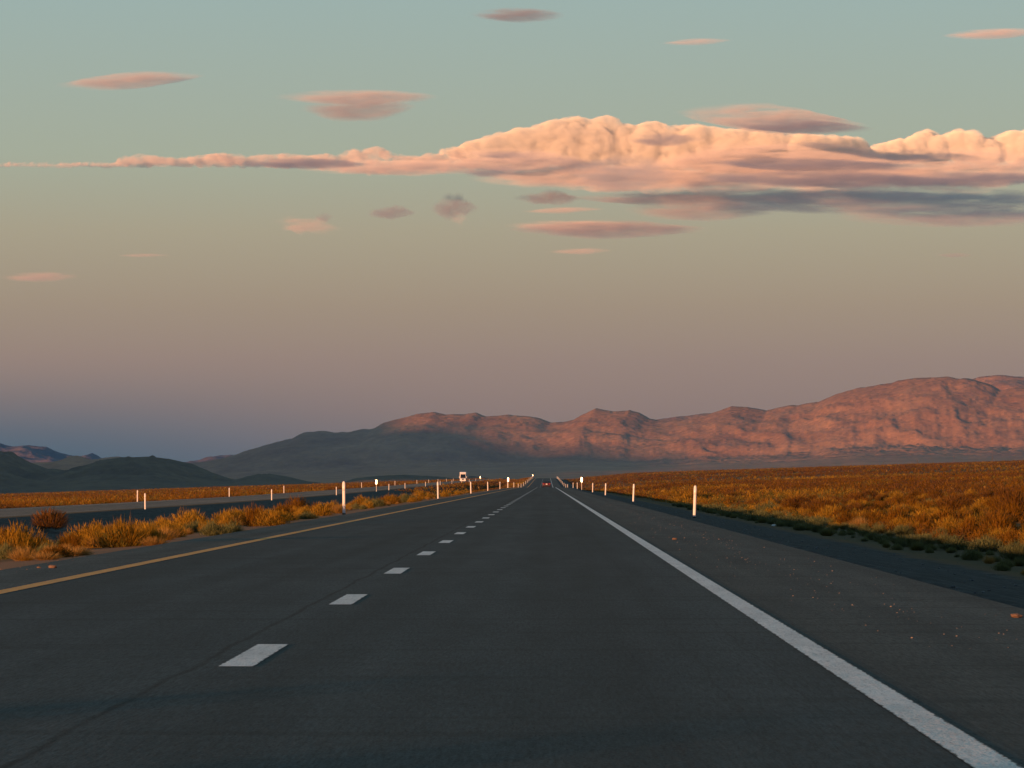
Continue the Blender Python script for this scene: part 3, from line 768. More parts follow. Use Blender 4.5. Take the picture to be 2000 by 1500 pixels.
PL = {  # unit-height plants, about as wide as tall unless scaled
    'brush': [plant_mesh('golden_brush', [(1000, 'clump', s, (.85, .85, .86), (0, 0), M_gold), (3000, 'round', s + 30, (.95, .9, .85), (.1 * (-1) ** s, 0), M_gold), (900, 'clump', s + 50, (.7, .7, .66), (.3 * (-1) ** s, .1), M_straw), (1300, 'round', s + 60, (1.0, 1.0, .62), (-.1, -.1), M_olive)]) for s in (1, 2, 3, 4)],
    'round': [plant_mesh('round_shrub', [(3400, 'round', s, (1, 1, 1), (0, 0), M_gold), (1000, 'round', s + 7, (.98, .98, .6), (.1, 0), M_olive)]) for s in (11, 12, 13)],
    'green': [plant_mesh('green_shrub', [(2400, 'round', s, (1, 1, .9), (0, 0), M_green), (700, 'clump', s + 5, (.8, .8, .8), (.15, 0), M_green)]) for s in (21, 22, 23)],
    'straw': [plant_mesh('straw_tuft', [(900, 'clump', s, (1, 1, 1), (0, 0), M_straw), (300, 'clump', s + 3, (.8, .8, .7), (-.2, .1), M_gold)]) for s in (31, 32, 33)],
    'rusty': [plant_mesh('rusty_shrub', [(3000, 'round', s, (1, 1, 1), (0, 0), M_brown), (700, 'clump', s + 4, (.8, .8, .9), (.1, 0), M_brown), (700, 'round', s + 9, (1, 1, .6), (0, 0), M_olive)]) for s in (41, 42, 43)],
    'sedge': [plant_mesh('green_tuft', [(1300, 'clump', s, (1, 1, 1), (0, 0), M_green), (800, 'clump', s + 5, (.8, .8, .7), (.2, 0), M_olive)]) for s in (61, 62, 63)],
    'creosote': [plant_mesh('creosote_bush', [(1300, 'ball', s, (1, 1, 1), (0, 0), M_creo), (500, 'ball', s + 8, (.95, .95, .97), (0, 0), M_brown)]) for s in (51, 52)],
}
NAME = {'brush': 'golden_brush', 'round': 'round_shrub', 'green': 'green_shrub', 'straw': 'straw_tuft', 'rusty': 'rusty_shrub', 'creosote': 'creosote_bush', 'sedge': 'green_tuft'}
def put_plant(kind, x, y, h, w, label, group=None, z=None):
    me = random.choice(PL[kind])
    o = bpy.data.objects.new(NAME[kind], me); COL.objects.link(o)
    o.location = (x, y, float(ground(x, y)) if z is None else z)
    o.rotation_euler = (0, 0, random.uniform(0, 6.28))
    o.scale = (w / 1.45, w / 1.45, h)
    tag(o, label, {'brush': 'bush', 'round': 'shrub', 'green': 'shrub', 'straw': 'grass tuft', 'rusty': 'shrub', 'creosote': 'bush', 'sedge': 'grass tuft'}[kind], group)
    return o

HERO = [  # photo x, base y, height px, width px, kind, label
    (245, 1068, 72, 110, 'brush', 'largest feathery golden bush at the left roadside, tallest of its clump'),
    (195, 1070, 44, 85, 'brush', 'low golden brush spreading left of the largest feathery roadside bush'),
    (290, 1064, 52, 80, 'brush', 'golden brush leaning against the right flank of the largest roadside bush'),
    (318, 1056, 34, 70, 'straw', 'pale straw tuft at the foot of the large golden bush, nearest the verge'),
    (300, 1066, 24, 70, 'straw', 'short dry straw tuft directly below the large golden bush'),
    (362, 1040, 46, 50, 'round', 'small round yellow-topped shrub standing right of the large golden bush'),
    (418, 1046, 36, 66, 'green', 'dark green low shrub between the yellow-topped shrub and the rusty brush'),
    (452, 1042, 28, 56, 'green', 'flat dark green shrub hugging the verge beside the brown dirt strip'),
    (430, 1024, 26, 46, 'round', 'yellow crested shrub rising just behind the dark green shrub'),
    (498, 1028, 46, 60, 'rusty', 'rusty brown shrub behind and left of the neat golden dome shrub'),
    (534, 1027, 36, 78, 'round', 'neat dome-shaped golden shrub at the verge, right of the dark green shrubs'),
    (580, 1006, 38, 70, 'rusty', 'tall brown shrub reaching up over the dark median gravel'),
    (628, 1008, 28, 54, 'round', 'gold dome shrub two shrubs left of the nearest left-hand post'),
    (600, 1014, 18, 50, 'green', 'grey-green low shrub below the gold dome near the nearest left-hand post'),
    (660, 1003, 26, 40, 'straw', 'straw tuft touching the left side of the nearest left-hand post'),
    (708, 992, 30, 54, 'brush', 'orange brush just right of the nearest left-hand post'),
    (735, 990, 22, 44, 'green', 'green shrub low at the verge below the shining left marker'),
    (762, 985, 26, 46, 'brush', 'gold brush beneath the shining left marker, right of the green shrub'),
    (795, 981, 22, 44, 'green', 'dark green shrub between two gold brushes left of the second left-hand post'),
    (822, 976, 24, 44, 'brush', 'gold brush just left of the second left-hand post'),
    (97, 1038, 50, 84, 'creosote', 'lone creosote bush standing in the dark median gravel'),
    (2, 1068, 40, 44, 'creosote', 'dark bush cut by the left edge of the photo in the median'),
    (45, 1096, 36, 80, 'straw', 'pale straw tuft at the lower left by the roadway shoulder'),
    (15, 1092, 40, 60, 'green', 'dull green shrub at the far left behind the pale straw tufts'),
    (112, 1090, 26, 80, 'rusty', 'rusty low shrub left of the large golden bush, behind straw'),
    (90, 1094, 22, 80, 'straw', 'flat straw tuft in front of the rusty low shrub'),
    (150, 1086, 24, 80, 'straw', 'flat straw tuft left of the foot of the golden brush'),
    (1345, 982, 26, 80, 'round', 'pale gold mound left behind the nearest right-hand post'),
    (1382, 980, 20, 50, 'round', 'pale gold mound right behind the nearest right-hand post'),
    (1310, 974, 20, 50, 'round', 'pale gold mound farthest left of the mounds behind the nearest right-hand post'),
    (1755, 1036, 34, 70, 'brush', 'bright orange brush at the right roadside with a dark hollow above it'),
    (1785, 1038, 26, 50, 'brush', 'bright orange brush touching the right flank of the brightest roadside brush'),
    (1800, 1046, 18, 30, 'straw', 'small pale tuft on the shaded bank below the bright orange brush'),
    (1632, 1032, 16, 34, 'brush', 'little orange tuft at the edge of the right gravel shoulder'),
    (1655, 1030, 34, 60, 'rusty', 'tall rusty shrub behind the little orange tuft on the right'),
    (1680, 1032, 26, 60, 'straw', 'fan of pale dry stems beside the tall rusty shrub on the right'),
    (1640, 1016, 26, 60, 'rusty', 'rusty shrub set back from the right gravel shoulder above the green fringe'),
    (1900, 1040, 48, 90, 'brush', 'broad orange brush near the right edge above the dark green bank'),
    (1950, 1050, 56, 90, 'rusty', 'tall rusty brush near the right edge of the photo'),
    (1850, 1040, 34, 60, 'round', 'olive gold shrub between the bright orange brush and the broad one'),
    (1925, 975, 16, 44, 'creosote', 'pale topped bush out in the right-hand desert near the photo edge'),
    (1870, 1074, 30, 90, 'green', 'dark green shrub lying on the shaded right bank'),
    (1920, 1078, 34, 80, 'green', 'dark green shrub on the shaded bank next to the light one at the edge'),
    (1985, 1096, 50, 80, 'green', 'grey-green shrub cut by the right edge of the photo'),
    (1800, 1056, 18, 60, 'green', 'small green shrub at the left end of the shaded right bank'),
    (1590, 1032, 24, 60, 'green', 'grey-green shrub left of the little orange tuft on the right'),
    (1540, 1026, 24, 66, 'green', 'olive shrub in the green fringe above the two white bits of litter'),
    (1480, 1018, 24, 70, 'green', 'grey-green shrub in the fringe left of the white litter'),
    (1425, 1008, 22, 60, 'green', 'dark green shrub right of the foot of the nearest right-hand post'),
    (1385, 1000, 20, 50, 'green', 'green shrub at the inner edge of the gravel beside the nearest right-hand post'),
    (1500, 1000, 26, 60, 'green', 'dark shrub standing behind the fringe, above the grey-green ones'),
]
taken = []
for px, py, hp, wp, kind, label in HERO:
    x, y, z = at(px, py)
    put_plant(kind, x, y, hp * y / F * 1.03, wp * y / F * 1.05, label)
    taken.append((x, y))

for x, y, h in ((-8.9, -2.0, 1.35), (-9.6, 1.5, 1.3), (-10.6, 6.5, 1.35), (-12.5, -9.0, 1.5)):  # unseen bushes added to throw shadow across the white line
    put_plant('creosote', x, y, h, h * 1.5, 'unseen tall creosote bush added left of the road to shade the line', 'unseen shade bushes beside the viewer')

GRP = {('L', 'brush'): ('golden brush growing on the median side of the left shoulder', 'golden brush along the left shoulder'),
       ('L', 'round'): ('rounded golden shrub in the scrub strip beside the left shoulder', 'round shrubs along the left shoulder'),
       ('L', 'green'): ('dull green shrub in the scrub strip beside the left shoulder', 'green shrubs along the left shoulder'),
       ('L', 'straw'): ('short dry straw tuft along the dirt edge of the left shoulder', 'straw tufts along the left shoulder'),
       ('L', 'rusty'): ('rusty brown shrub in the scrub strip beside the left shoulder', 'rusty shrubs along the left shoulder'),
       ('R', 'brush'): ('orange brush in the desert beyond the right gravel shoulder', 'orange brush in the right desert'),
       ('R', 'round'): ('low golden shrub in the desert beyond the right gravel shoulder', 'golden shrubs in the right desert'),
       ('R', 'green'): ('grey-green low shrub along the foot of the right gravel bank', 'green fringe shrubs right of the gravel'),
       ('R', 'sedge'): ('dull green tuft of grass on the shaded bank right of the gravel', 'green grass tufts right of the gravel'),
       ('R', 'straw'): ('dry straw tuft in the desert beyond the right gravel shoulder', 'straw tufts in the right desert'),
       ('R', 'rusty'): ('rusty shrub in the desert beyond the right gravel shoulder', 'rusty shrubs in the right desert'),
       ('R', 'creosote'): ('dark olive creosote bush out in the right-hand desert', 'creosote bushes in the right desert')}
def vis(x, y, m=60):
    return -m < VX + F * x / y < 2000 + m
cnt = {}
def scatter(side, y0, y1, x0f, x1f, n, kinds, probs, hr):
    c = 0; tries = 0
    while c < n and tries < n * 60:
        tries += 1
        y = y0 * (y1 / y0) ** random.random()
        x = random.uniform(x0f(y), x1f(y))
        if not vis(x, y): continue
        if any(abs(x - a) < .45 and abs(y - b) < 4 for a, b in taken): continue
        k = random.choices(kinds, probs)[0]
        h = random.uniform(*hr) * {'straw': .55, 'green': .8, 'creosote': 1.5}.get(k, 1)
        lab, grp = GRP[(side, k)]
        put_plant(k, x, y, h, h * random.uniform(1.4, 2.2), lab, grp)
        taken.append((x, y)); c += 1
scatter('L', 55, 420, lambda y: -9.6, lambda y: -8.1, 70, ['straw', 'round', 'green', 'brush'], [.55, .15, .15, .15], (.25, .5))
scatter('L', 55, 420, lambda y: -14.5, lambda y: -8.8, 100, ['brush', 'round', 'green', 'straw', 'rusty'], [.32, .2, .18, .1, .2], (.4, .75))
scatter('R', 60, 330, lambda y: 10.0 + 1.3 * (.5 + .5 * math.sin(y * .31) * math.sin(y * .117 + 1)), lambda y: 13.8, 280, ['green', 'sedge', 'straw'], [.42, .50, .08], (.16, .55))
scatter('R', 80, 330, lambda y: 13.0, lambda y: 13 + y * .12, 250, ['brush', 'round', 'rusty', 'straw', 'creosote', 'green'], [.25, .2, .33, .04, .06, .12], (.45, .95))

def far_scrub(name, pts, H, W, nb, bw, mat_mix, seed):
    """many small plants too far to count, one mesh"""
    r = np.random.default_rng(seed)
    n = len(pts)
    az = r.uniform(0, 2 * np.pi, (n, nb)); u = r.uniform(0, 1, (n, nb)); th = np.arccos(1 - u * .95)
    d = np.stack([np.cos(az) * np.sin(th) * W[:, None] / 2, np.sin(az) * np.sin(th) * W[:, None] / 2, np.cos(th) * H[:, None]], 2)
    a = r.uniform(.1, .88, (n, nb))[..., None]; b = a + r.uniform(.12, .30, (n, nb))[..., None]
    c = pts[:, None, :]
    p0 = c + d * a; tip = c + d * b
    sd = np.stack([-np.sin(az), np.cos(az), r.normal(0, .3, (n, nb))], 2) * (bw[:, None, None] * r.uniform(.6, 1.4, (n, nb, 1)))
    jit = r.normal(0, .16, (n, nb, 3)) * H[:, None, None]
    V = np.stack([p0 - sd * .6, p0 + sd * .6, tip + sd + jit, tip - sd + jit * .7], 2).reshape(-1, 3)
    V[:, 2] -= .02
    q = np.arange(n * nb)[:, None] * 4 + np.arange(4)[None, :]
    o = mesh_obj(name, V, q, mat_mix)
    base = np.clip(.5 + .42 * fbm(pts[:, 0] / 9, pts[:, 1] / 40, seed, 4) + r.normal(0, .09, n), 0, 1)
    t = np.clip(base[:, None] + r.normal(0, .08, (n, nb)), 0, 1)
    at_ = o.data.attributes.new('tint', 'FLOAT', 'POINT'); at_.data.foreach_set('value', np.repeat(t.ravel(), 4).astype(np.float32))
    pm = fbm(pts[:, 0] / 14 + 40, pts[:, 1] / 70, seed + 4, 4) + r.normal(0, .16, n)
    mi = np.select([pm < -.26, pm > .38, pm > .22], [2, 1, 4], 0); mi = np.where(r.random(n) < .012, 3, mi)
    o.data.polygons.foreach_set('material_index', np.repeat(mi, nb).astype(np.int32))
    return o

def sample_field(y0, y1, xf0, xf1, n, seed):
    r = np.random.default_rng(seed)
    y = np.sqrt(r.uniform(y0 ** 2, y1 ** 2, n))
    x = xf0(y) + (xf1(y) - xf0(y)) * r.uniform(0, 1, n)
    k = (VX + F * x / y > -40) & (VX + F * x / y < 2040)
    return x[k], y[k]
MIX = [M_brown, M_gold, M_creo, M_straw, M_olive]
def field(name, specs, seed, label, nb=44, bk=1.0, hs=1.0):
    P, H, W, B = [], [], [], []
    r = np.random.default_rng(seed)
    for (y0, y1, a, b, n) in specs:
        x, y = sample_field(y0, y1, a, b, n, seed + len(P))
        z = ground(x, y)
        h = hs * r.uniform(.22, .75, len(x)) * (1 + .35 * (r.random(len(x)) < .04))
        P.append(np.stack([x, y, z], 1)); H.append(h); W.append(h * r.uniform(1.3, 2.3, len(x))); B.append(.007 + y * .000045)
    P = np.concatenate(P); H = np.concatenate(H); W = np.concatenate(W); B = np.concatenate(B)
    return tag(far_scrub(name, P, H, W, nb, B * bk, MIX, seed), label=label, kind='stuff')
edgeR = lambda y: 0 * y + 11.5
field('desert_scrub', [(85, 310, lambda y: 0 * y + 13.2, lambda y: 4 + y * .126, 3000)], 91, 'near orange scrub filling the gaps between the bushes on the right', 150, .8, .6)
field('desert_scrub', [(300, 900, edgeR, lambda y: 4 + y * .126, 14000),
                       (900, 2790, lambda y: 0 * y + 9.5, lambda y: y * .126, 26000)], 101, 'orange desert scrub covering the plain right of the road')
field('desert_scrub', [(250, 900, lambda y: -.145 * y, lambda y: 0 * y - 41, 9000),
                       (900, 2790, lambda y: -.145 * y, lambda y: 0 * y - 41, 16000)], 131, 'orange desert scrub beyond the opposite roadway')
field('median_scrub', [(380, 2300, lambda y: 0 * y - 19, lambda y: 0 * y - 8.6, 6500),
                       (700, 2300, lambda y: 0 * y - 27.5, lambda y: 0 * y - 17, 3500)], 151, 'distant scrub filling the median between the roadways')

# ------------------------------------------------------------------ delineator posts, markers
M_post = simple('white_plastic', (.80, .78, .75), .55, 0, .05, 6)
M_sheet = simple('reflective_sheeting', (.92, .90, .86), .35, 0, .04, 20)
M_base = simple('dark_rubber', (.03, .03, .03), .8)
M_steel = simple('galvanised_steel', (.45, .44, .42), .5, .7)
M_mirror, ntm, pbm = new_mat('retroreflector')
nm = noise_node(ntm, 30, 3); rmm = ramp_node(ntm, nm.outputs[0], [(0.3, (.9, .88, .82)), (0.7, (1, .98, .95))])
ntm.links.new(rmm.outputs[0], pbm.inputs['Base Color']); pbm.inputs['Metallic'].default_value = 1.0; pbm.inputs['Roughness'].default_value = .42

def make_post():
    t = empty('delineator_post')
    m = MB()                                 # flattened tube, slightly domed top
    rings = []
    for z, s in ((-.3, 1), (.1, 1), (1.12, 1), (1.17, .85), (1.20, .45)):
        rings.append([(math.cos(a) * .052 * s, math.sin(a) * .030 * s, z) for a in [2 * math.pi * i / 16 for i in range(16)]])
    m.rows(rings); m.build('post', M_post, t, True)
    m = MB()
    m.rows([[(math.cos(a) * .0545, math.sin(a) * .0325, z) for a in [2 * math.pi * i / 16 for i in range(16)]] for z in (.86, 1.10)])
    m.build('reflector', M_sheet, t, True)
    m = MB(); m.tube((0, 0, -.02), (0, 0, .05), .075, .06, 12); m.build('base', M_base, t)
    return t
post0 = make_post(); used = False
def place_post(x, y, label, group=None, z=None, tilt=0.0):
    global used
    o = post0 if not used else copy_tree(post0)
    used = True
    o.location = (x, y, float(ground(x, y, False)) if z is None else z)
    o.rotation_euler = (random.uniform(-.01, .01), tilt + random.uniform(-.012, .012), random.uniform(-.2, .2))
    for k in ('label', 'category', 'group'):
        if k in o: del o[k]
    tag(o, label, 'post', group)
RP = [144, 246, 363, 464, 690, 800, 1010, 1110, 1230, 1350, 1470, 1590, 1700, 1800, 1900, 1990, 2070]
RL = ['nearest white delineator post on the gravel of the right shoulder', 'second white delineator post along the right shoulder', 'third white delineator post along the right shoulder, left of the pale mounds',
      'fourth white delineator post on the right, just before the shining marker']
for i, y in enumerate(RP):
    if i < 4: place_post(5.45, y, RL[i], None, tilt=.03)
    else: place_post(5.4, y, 'tiny white post in the receding row on the right, beyond the shining marker', 'far posts along the right shoulder')
LP = [141, 263, 377, 485, 610, 730, 867, 1000, 1110, 1230, 1350, 1470, 1590, 1700, 1800, 1900]
LL = ['nearest white delineator post on the left verge, tallest in the photo', 'second white delineator post on the left verge, above the yellow line',
      'third white delineator post on the left verge, right below the white lorry', 'fourth white delineator post on the left verge']
for i, y in enumerate(LP):
    if i < 4: place_post(-7.35, y, LL[i], None, tilt=-.02)
    else: place_post(-7.35, y, 'small white post in the receding row on the left verge of our roadway', 'far posts along the left verge')
NP_ = [276, 403, 527, 702, 782, 914, 1040, 1169, 1300, 1430, 1560]
NL = ['white post at the near edge of the opposite roadway, right one of the leftmost pair', 'white post at the near edge of the opposite roadway above the rusty shrub', 'white post at the near edge of the opposite roadway, just left of the tallest post']
for i, y in enumerate(NP_):
    z = float(oproad_z(y)) - .02
    if i < 3: place_post(-28.5, y, NL[i], None, z)
    else: place_post(-28.5, y, 'tiny white post on the near edge of the opposite roadway', 'posts on the near edge of the opposite roadway', z)
FP = [380, 490, 592, 840, 1025, 1198, 1317, 1430, 1550, 1665]
FL = ['white post at the far edge of the opposite roadway, left one of the leftmost pair', 'white post at the far edge of the opposite roadway, midway along the dark hills', 'white post at the far edge of the opposite roadway, below the low third hill']
for i, y in enumerate(FP):
    z = float(oproad_z(y)) - .04
    if i < 3: place_post(-40.0, y, FL[i], None, z)
    else: place_post(-40.0, y, 'tiny white post on the far edge of the opposite roadway', 'posts on the far edge of the opposite roadway', z)

def make_marker():
    t = empty('reflective_marker')
    m = MB(); m.box((0, .02, .75), (.06, .035, 1.9)); m.build('post', M_post, t, bevel=.008)
    hv = (SUN_DIR + Vector((0, -1, 0))).normalized()        # sheeting sends the low sun back down the road
    m = MB()
    w, h, zc = .27, .74, 1.62
    right = Vector((0, 0, 1)).cross(-hv).normalized() * -1; up = hv.cross(right).normalized()
    if up.z < 0: up = -up
    n = 16; ring0, ring1 = [], []
    for i in range(n):
        a = 2 * math.pi * i / n
        sx = math.copysign(abs(math.cos(a)) ** .5, math.cos(a)); sz = math.copysign(abs(math.sin(a)) ** .5, math.sin(a))
        p = Vector((0, -.03, zc)) + right * (sx * w / 2) + up * (sz * h / 2)
        ring0.append(p + hv * .006); ring1.append(p - hv * .006)
    m.rows([ring0, ring1]); m.build('reflector_panel', M_mirror, t)
    m = MB(); m.box((0, .008, 1.35), (.05, .03, .05)); m.box((0, .008, 1.85), (.05, .03, .05)); m.build('bracket', M_steel, t)
    return t
mk = make_marker()
MKS = [(-28.3, 646, 'shining reflector marker beside the opposite roadway, brightest spot on the left'), (5.3, 592, 'tall shining reflector marker on the right shoulder'),
       (-7.4, 744, 'shining reflector marker on the left verge between the white lorry and the dark car'), (-7.3, 2015, 'shining reflector marker at the crest of the road'),
       (-28.4, 1660, 'small shining reflector marker just right of the white lorry')]
for i, (x, y, lab) in enumerate(MKS):
    o = mk if i == 0 else copy_tree(mk)
    z = float(oproad_z(y)) if x < -20 else float(ground(x, y, False))
    o.location = (x, y, z); tag(o, lab, 'marker')

# ------------------------------------------------------------------ dark car ahead
M_maroon = simple('maroon_car_paint', (.10, .012, .012), .25, 0, .1, 2)
M_glass = simple('dark_glass', (.01, .011, .013), .08, 0, .1, 2)
M_black = simple('black_plastic', (.015, .015, .015), .6)
M_tyre = simple('tyre_rubber', (.02, .02, .02), .85)
M_rim = simple('wheel_alloy', (.4, .4, .4), .35, .9)
M_red = simple('red_lens', (.30, .02, .015), .2)
M_plate = simple('plate_white', (.85, .83, .80), .4)
M_wpaint = simple('white_truck_paint', (.82, .80, .78), .35, 0, .04, 1)
M_lens = simple('clear_lens', (.75, .75, .72), .15)
def wheel(parent, x, y, r, w, name='wheel'):
    m = MB()
    prof = [(-w / 2, r * .62), (-w / 2, r * .93), (-w / 2 + .03, r), (w / 2 - .03, r), (w / 2, r * .93), (w / 2, r * .62)]
    n = 24
    rings = [[(x + px, y + math.cos(a) * pr, r + math.sin(a) * pr) for a in [2 * math.pi * i / n for i in range(n)]] for px, pr in prof]
    m.rows(rings); t = m.build('tyre', M_tyre, parent, True)
    s = 1 if x > 0 else -1
    m = MB(); m.tube((x + s * (w / 2 - .01), y, r), (x + s * (w / 2 + .012), y, r), r * .60, r * .52, 20); m.build('rim', M_rim, t)
car = empty('dark_car', (-.05, 852, float(rzs(852))))
tag(car, 'dark maroon car driving ahead in the right lane, seen from behind', 'car')
def body_ring(y, zb, zt, w, k=.12):
    return [(-w, y, zb + .1), (-w + .06, y, zb), (w - .06, y, zb), (w, y, zb + .1), (w + .02, y, (zb + zt) / 2), (w - .02, y, zt - .08), (w - k, y, zt), (-w + k, y, zt), (-w + .02, y, zt - .08), (-w - .02, y, (zb + zt) / 2)]
m = MB()
m.rows([body_ring(y, zb, zt, w) for y, zb, zt, w in ((-2.25, .32, .86, .78), (-2.18, .26, .98, .86), (-1.7, .22, 1.02, .90), (-.6, .2, .98, .90), (.8, .2, .96, .90), (1.7, .22, .88, .88), (2.2, .28, .72, .78), (2.32, .34, .6, .66))])
m.build('body', M_maroon, car, True, .02)
m = MB()
def cab(y, w, z): return [(-w, y, z), (w, y, z)]
for (y0, y1, y2, y3) in ((-1.95, -1.25, .35, 1.15),):
    v = [(-.80, y0, .98), (.80, y0, .98), (.80, y3, .94), (-.80, y3, .94), (-.62, y1, 1.44), (.62, y1, 1.44), (.62, y2, 1.45), (-.62, y2, 1.45)]
    m.add(v, [(3, 2, 1, 0), (4, 5, 6, 7), (0, 1, 5, 4), (1, 2, 6, 5), (2, 3, 7, 6), (3, 0, 4, 7)])
m.build('cabin', M_black, car, False, .05)
m = MB(); m.add([(-.66, -1.86, 1.05), (.66, -1.86, 1.05), (.54, -1.33, 1.40), (-.54, -1.33, 1.40), (-.66, -1.84, 1.03), (.66, -1.84, 1.03), (.54, -1.31, 1.38), (-.54, -1.31, 1.38)],
                [(0, 1, 2, 3), (7, 6, 5, 4), (0, 4, 5, 1), (1, 5, 6, 2), (2, 6, 7, 3), (3, 7, 4, 0)])
o = m.build('rear_window', M_glass, car); o.location = (0, -.03, .02)
for s in (-1, 1):
    m = MB(); m.add([(s * .805, -1.5, 1.03), (s * .805, .85, 1.0), (s * .675, .3, 1.38), (s * .675, -1.1, 1.38)], [(0, 1, 2, 3) if s > 0 else (3, 2, 1, 0)])
    m.build('side_window', M_glass, car)
    m = MB(); m.box((s * .70, -2.215, .84), (.30, .10, .17)); m.build('tail_light', M_red, car, bevel=.03)
    m = MB(); m.box((s * .97, .55, 1.03), (.18, .10, .13)); m.build('mirror', M_maroon, car, bevel=.03)
    wheel(car, s * .80, -1.42, .33, .22); wheel(car, s * .80, 1.40, .33, .22)
m = MB(); m.box((0, -2.275, .42), (1.62, .12, .22)); m.build('bumper', M_black, car, bevel=.04)
m = MB(); m.box((0, -2.285, .74), (.36, .03, .18)); m.build('licence_plate', M_plate, car, bevel=.005)

# ------------------------------------------------------------------ white lorry coming the other way
TY = 1480.0
lorry = empty('white_lorry', (-31.9, TY, float(oproad_z(TY)) + .03))
tag(lorry, 'white lorry with tall box body coming towards us on the opposite roadway', 'truck')
m = MB(); m.box((0, 6.5, 2.4), (2.45, 9.0, 2.75)); m.build('cargo_box', M_wpaint, lorry, bevel=.05)
m = MB(); m.prism([(-.9, .55), (-.9, 1.15), (-.55, 1.35), (.1, 1.45), (.42, 2.9), (.6, 3.02), (1.75, 3.05), (1.75, .6)], -1.08, 1.08); m.build('cab', M_wpaint, lorry, bevel=.06)
m = MB(); m.prism([(.45, 3.07), (.35, 3.12), (.7, 3.68), (1.75, 3.85), (1.75, 3.07)], -1.1, 1.1); m.build('roof_fairing', M_wpaint, lorry, bevel=.05)
m = MB(); m.add([(-.98, .05, 1.5), (.98, .05, 1.5), (.90, .36, 2.9), (-.90, .36, 2.9), (-.98, .12, 1.5), (.98, .12, 1.5), (.90, .43, 2.9), (-.90, .43, 2.9)],
                [(0, 1, 2, 3), (7, 6, 5, 4), (0, 4, 5, 1), (1, 5, 6, 2), (2, 6, 7, 3), (3, 7, 4, 0)]); m.build('windscreen', M_glass, lorry)
m = MB(); m.box((0, -.93, .98), (.62, .06, .62)); g_ = m.build('grille', M_black, lorry)
m = MB()
for k in range(4): m.box((0, -.965, .76 + k * .14), (.58, .02, .03))
m.build('grille_bar', M_rim, g_)
m = MB(); m.box((0, -1.0, .48), (2.3, .22, .30)); m.build('bumper', M_wpaint, lorry, bevel=.04)
for s in (-1, 1):
    m = MB(); m.box((s * .78, -.93, .85), (.36, .08, .2)); m.build('headlight', M_lens, lorry, bevel=.02)
    m = MB(); m.box((s * 1.36, .05, 1.85), (.2, .1, .5)); mm = m.build('mirror', M_wpaint, lorry, bevel=.03)
    m = MB(); m.tube((s * 1.05, .3, 2.1), (s * 1.30, .08, 2.05), .02, .02, 8); m.build('mirror_arm', M_black, mm)
    for y_ in (.1, 8.6, 9.7): wheel(lorry, s * 1.05, y_, .48, .28)
m = MB(); m.box((0, 5.8, .72), (1.0, 10.5, .3)); m.build('chassis', M_black, lorry)

# ------------------------------------------------------------------ power poles beyond the plain
M_wood = simple('weathered_wood', (.10, .07, .05), .9)
def make_pole():
    t = empty('power_pole')
    m = MB(); m.tube((0, 0, -1), (0, 0, 15.5), .20, .13, 8); m.build('pole', M_wood, t)
    m = MB(); m.box((0, 0, 14.2), (3.4, .14, .16)); m.build('crossarm', M_wood, t)
    for x in (-1.5, -.5, .5, 1.5):
        m = MB(); m.tube((x, 0, 14.28), (x, 0, 14.55), .07, .04, 8); m.build('insulator', M_steel, t)
    return t
pp = make_pole()
PX = [(1937, 3300), (1862, 3430), (1791, 3560), (1725, 3690), (1662, 3820), (1601, 3960), (1546, 4100)]
for i, (px, y) in enumerate(PX):
    o = pp if i == 0 else copy_tree(pp)
    x = (px - VX) / F * y
    o.location = (x, y, float(ground(x, y)) + 6.0 - i * .2); o.rotation_euler = (0, 0, .5)
    tag(o, 'rightmost and tallest power pole on the skyline of the right desert' if i == 0 else
        'thin distant power pole in the row behind the right desert', 'power pole', None if i == 0 else 'power poles behind the right desert')

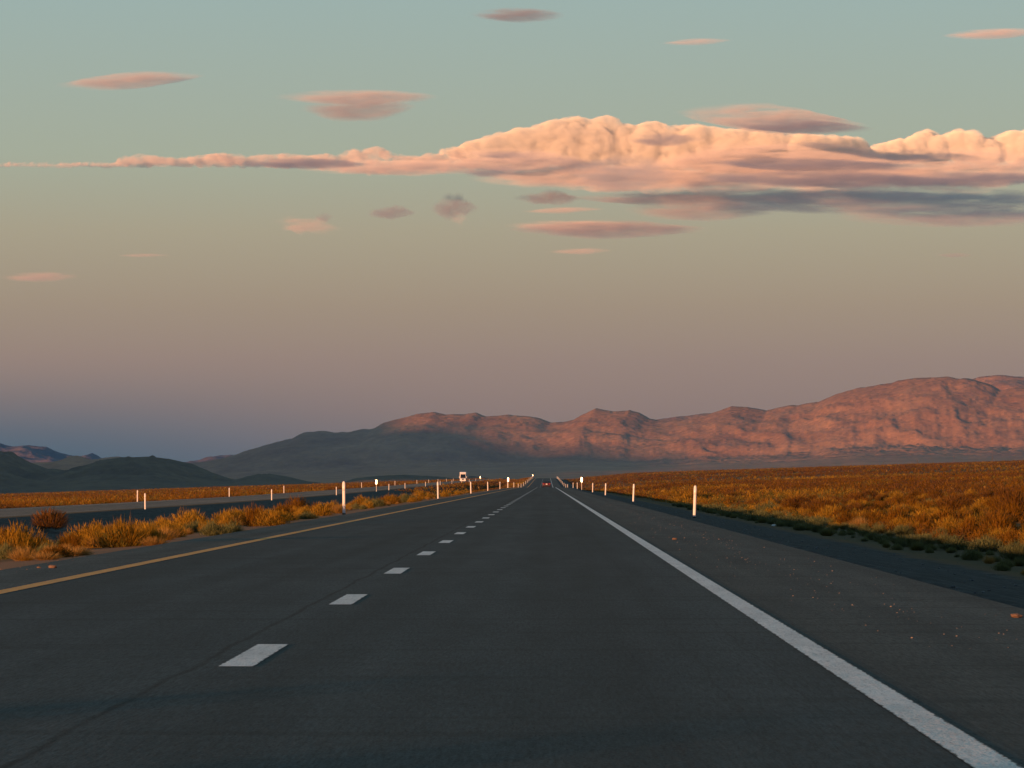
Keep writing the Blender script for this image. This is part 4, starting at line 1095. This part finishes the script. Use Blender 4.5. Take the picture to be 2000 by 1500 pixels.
# ------------------------------------------------------------------ stones and litter on the shoulders
def rock(r, seed, flat=.6):
    q = np.random.default_rng(seed)
    import bmesh
    bm = bmesh.new(); bmesh.ops.create_icosphere(bm, subdivisions=2, radius=r)
    for v in bm.verts:
        v.co *= 1 + q.uniform(-.18, .18); v.co.z *= flat
    me = bpy.data.meshes.new('stone'); bm.to_mesh(me); bm.free()
    return me
M_stone = simple('pale_stone', (.27, .20, .15), .9, 0, .3, 9)
M_orange = simple('reddish_stone', (.17, .10, .065), .9, 0, .2, 9)
M_paper = simple('white_litter', (.8, .8, .78), .7)
for px, py, r, mt, nm_, lab, cat in [(1318, 1059, .055, M_orange, 'stone', 'orange stone lying on the right shoulder near the white line', 'stone'),
                           (1983, 1217, .05, M_orange, 'stone', 'flat orange stone on the shoulder at the right edge of the photo', 'stone'),
                           (102, 1118, .06, M_orange, 'stone', 'orange stone on the left shoulder outside the yellow line', 'stone'),
                           (76, 1117, .03, M_orange, 'stone', 'smaller stone left of the orange one on the left shoulder', 'stone'),
                           (1499, 1019, .10, M_paper, 'litter', 'upper left white scrap of litter on the right gravel', 'litter'),
                           (1512, 1028, .12, M_paper, 'litter', 'lower right white scrap of litter on the right gravel', 'litter')]:
    x, y, z = at(px, py)
    if -7 < x < 4.24: z = 0
    me = rock(r, int(px), .45); me.materials.append(mt)
    o = bpy.data.objects.new(nm_, me); COL.objects.link(o); o.location = (x, y, z + r * .3); tag(o, lab, cat)
import bmesh
V, Fc = [], []
q = np.random.default_rng(5)
ico = rock(1.0, 3, .55)
iv = np.array([v.co[:] for v in ico.vertices]); ifc = np.array([p.vertices[:] for p in ico.polygons])
def stones(name, n, fx, fy, sr, mat, label, fz):
    V, Fc = [], []
    for i in range(n):
        y = fy(); x = fx(y); s = sr()
        a = q.uniform(0, 6.28); c, s_ = math.cos(a), math.sin(a)
        v = iv * s; v = np.stack([v[:, 0] * c - v[:, 1] * s_, v[:, 0] * s_ + v[:, 1] * c, v[:, 2]], 1) + [x, y, float(fz(x, y)) + s * .25]
        V.append(v); Fc.append(ifc + i * len(iv))
    o = mesh_obj(name, np.concatenate(V), np.concatenate(Fc), mat, smooth=False)
    return tag(o, label, kind='stuff')
def cx_(y):
    return float(np.clip(q.normal(3.05, .42), 2.15, 4.15))
stones('gravel', 420, cx_, lambda: 26 * (200 / 26) ** (q.random() ** .7), lambda: abs(q.normal(0, .0035)) + .0025, M_stone, 'pale loose stones scattered on the right shoulder', lambda x, y: 0)
stones('gravel', 220, lambda y: q.uniform(4.4, 10.5), lambda: 40 * (260 / 40) ** q.random(), lambda: abs(q.normal(0, .012)) + .012, simple('grey_stone', (.11, .11, .11), .9, 0, .4, 5), 'grey stones in the dark gravel right of the shoulder', lambda x, y: ground(x, y))
stones('gravel', 260, lambda y: q.uniform(-8.2, -6.6), lambda: 45 * (220 / 45) ** q.random(), lambda: abs(q.normal(0, .004)) + .003, M_orange, 'reddish stones along the left dirt verge', lambda x, y: ground(x, y) if x < -7.1 else 0)
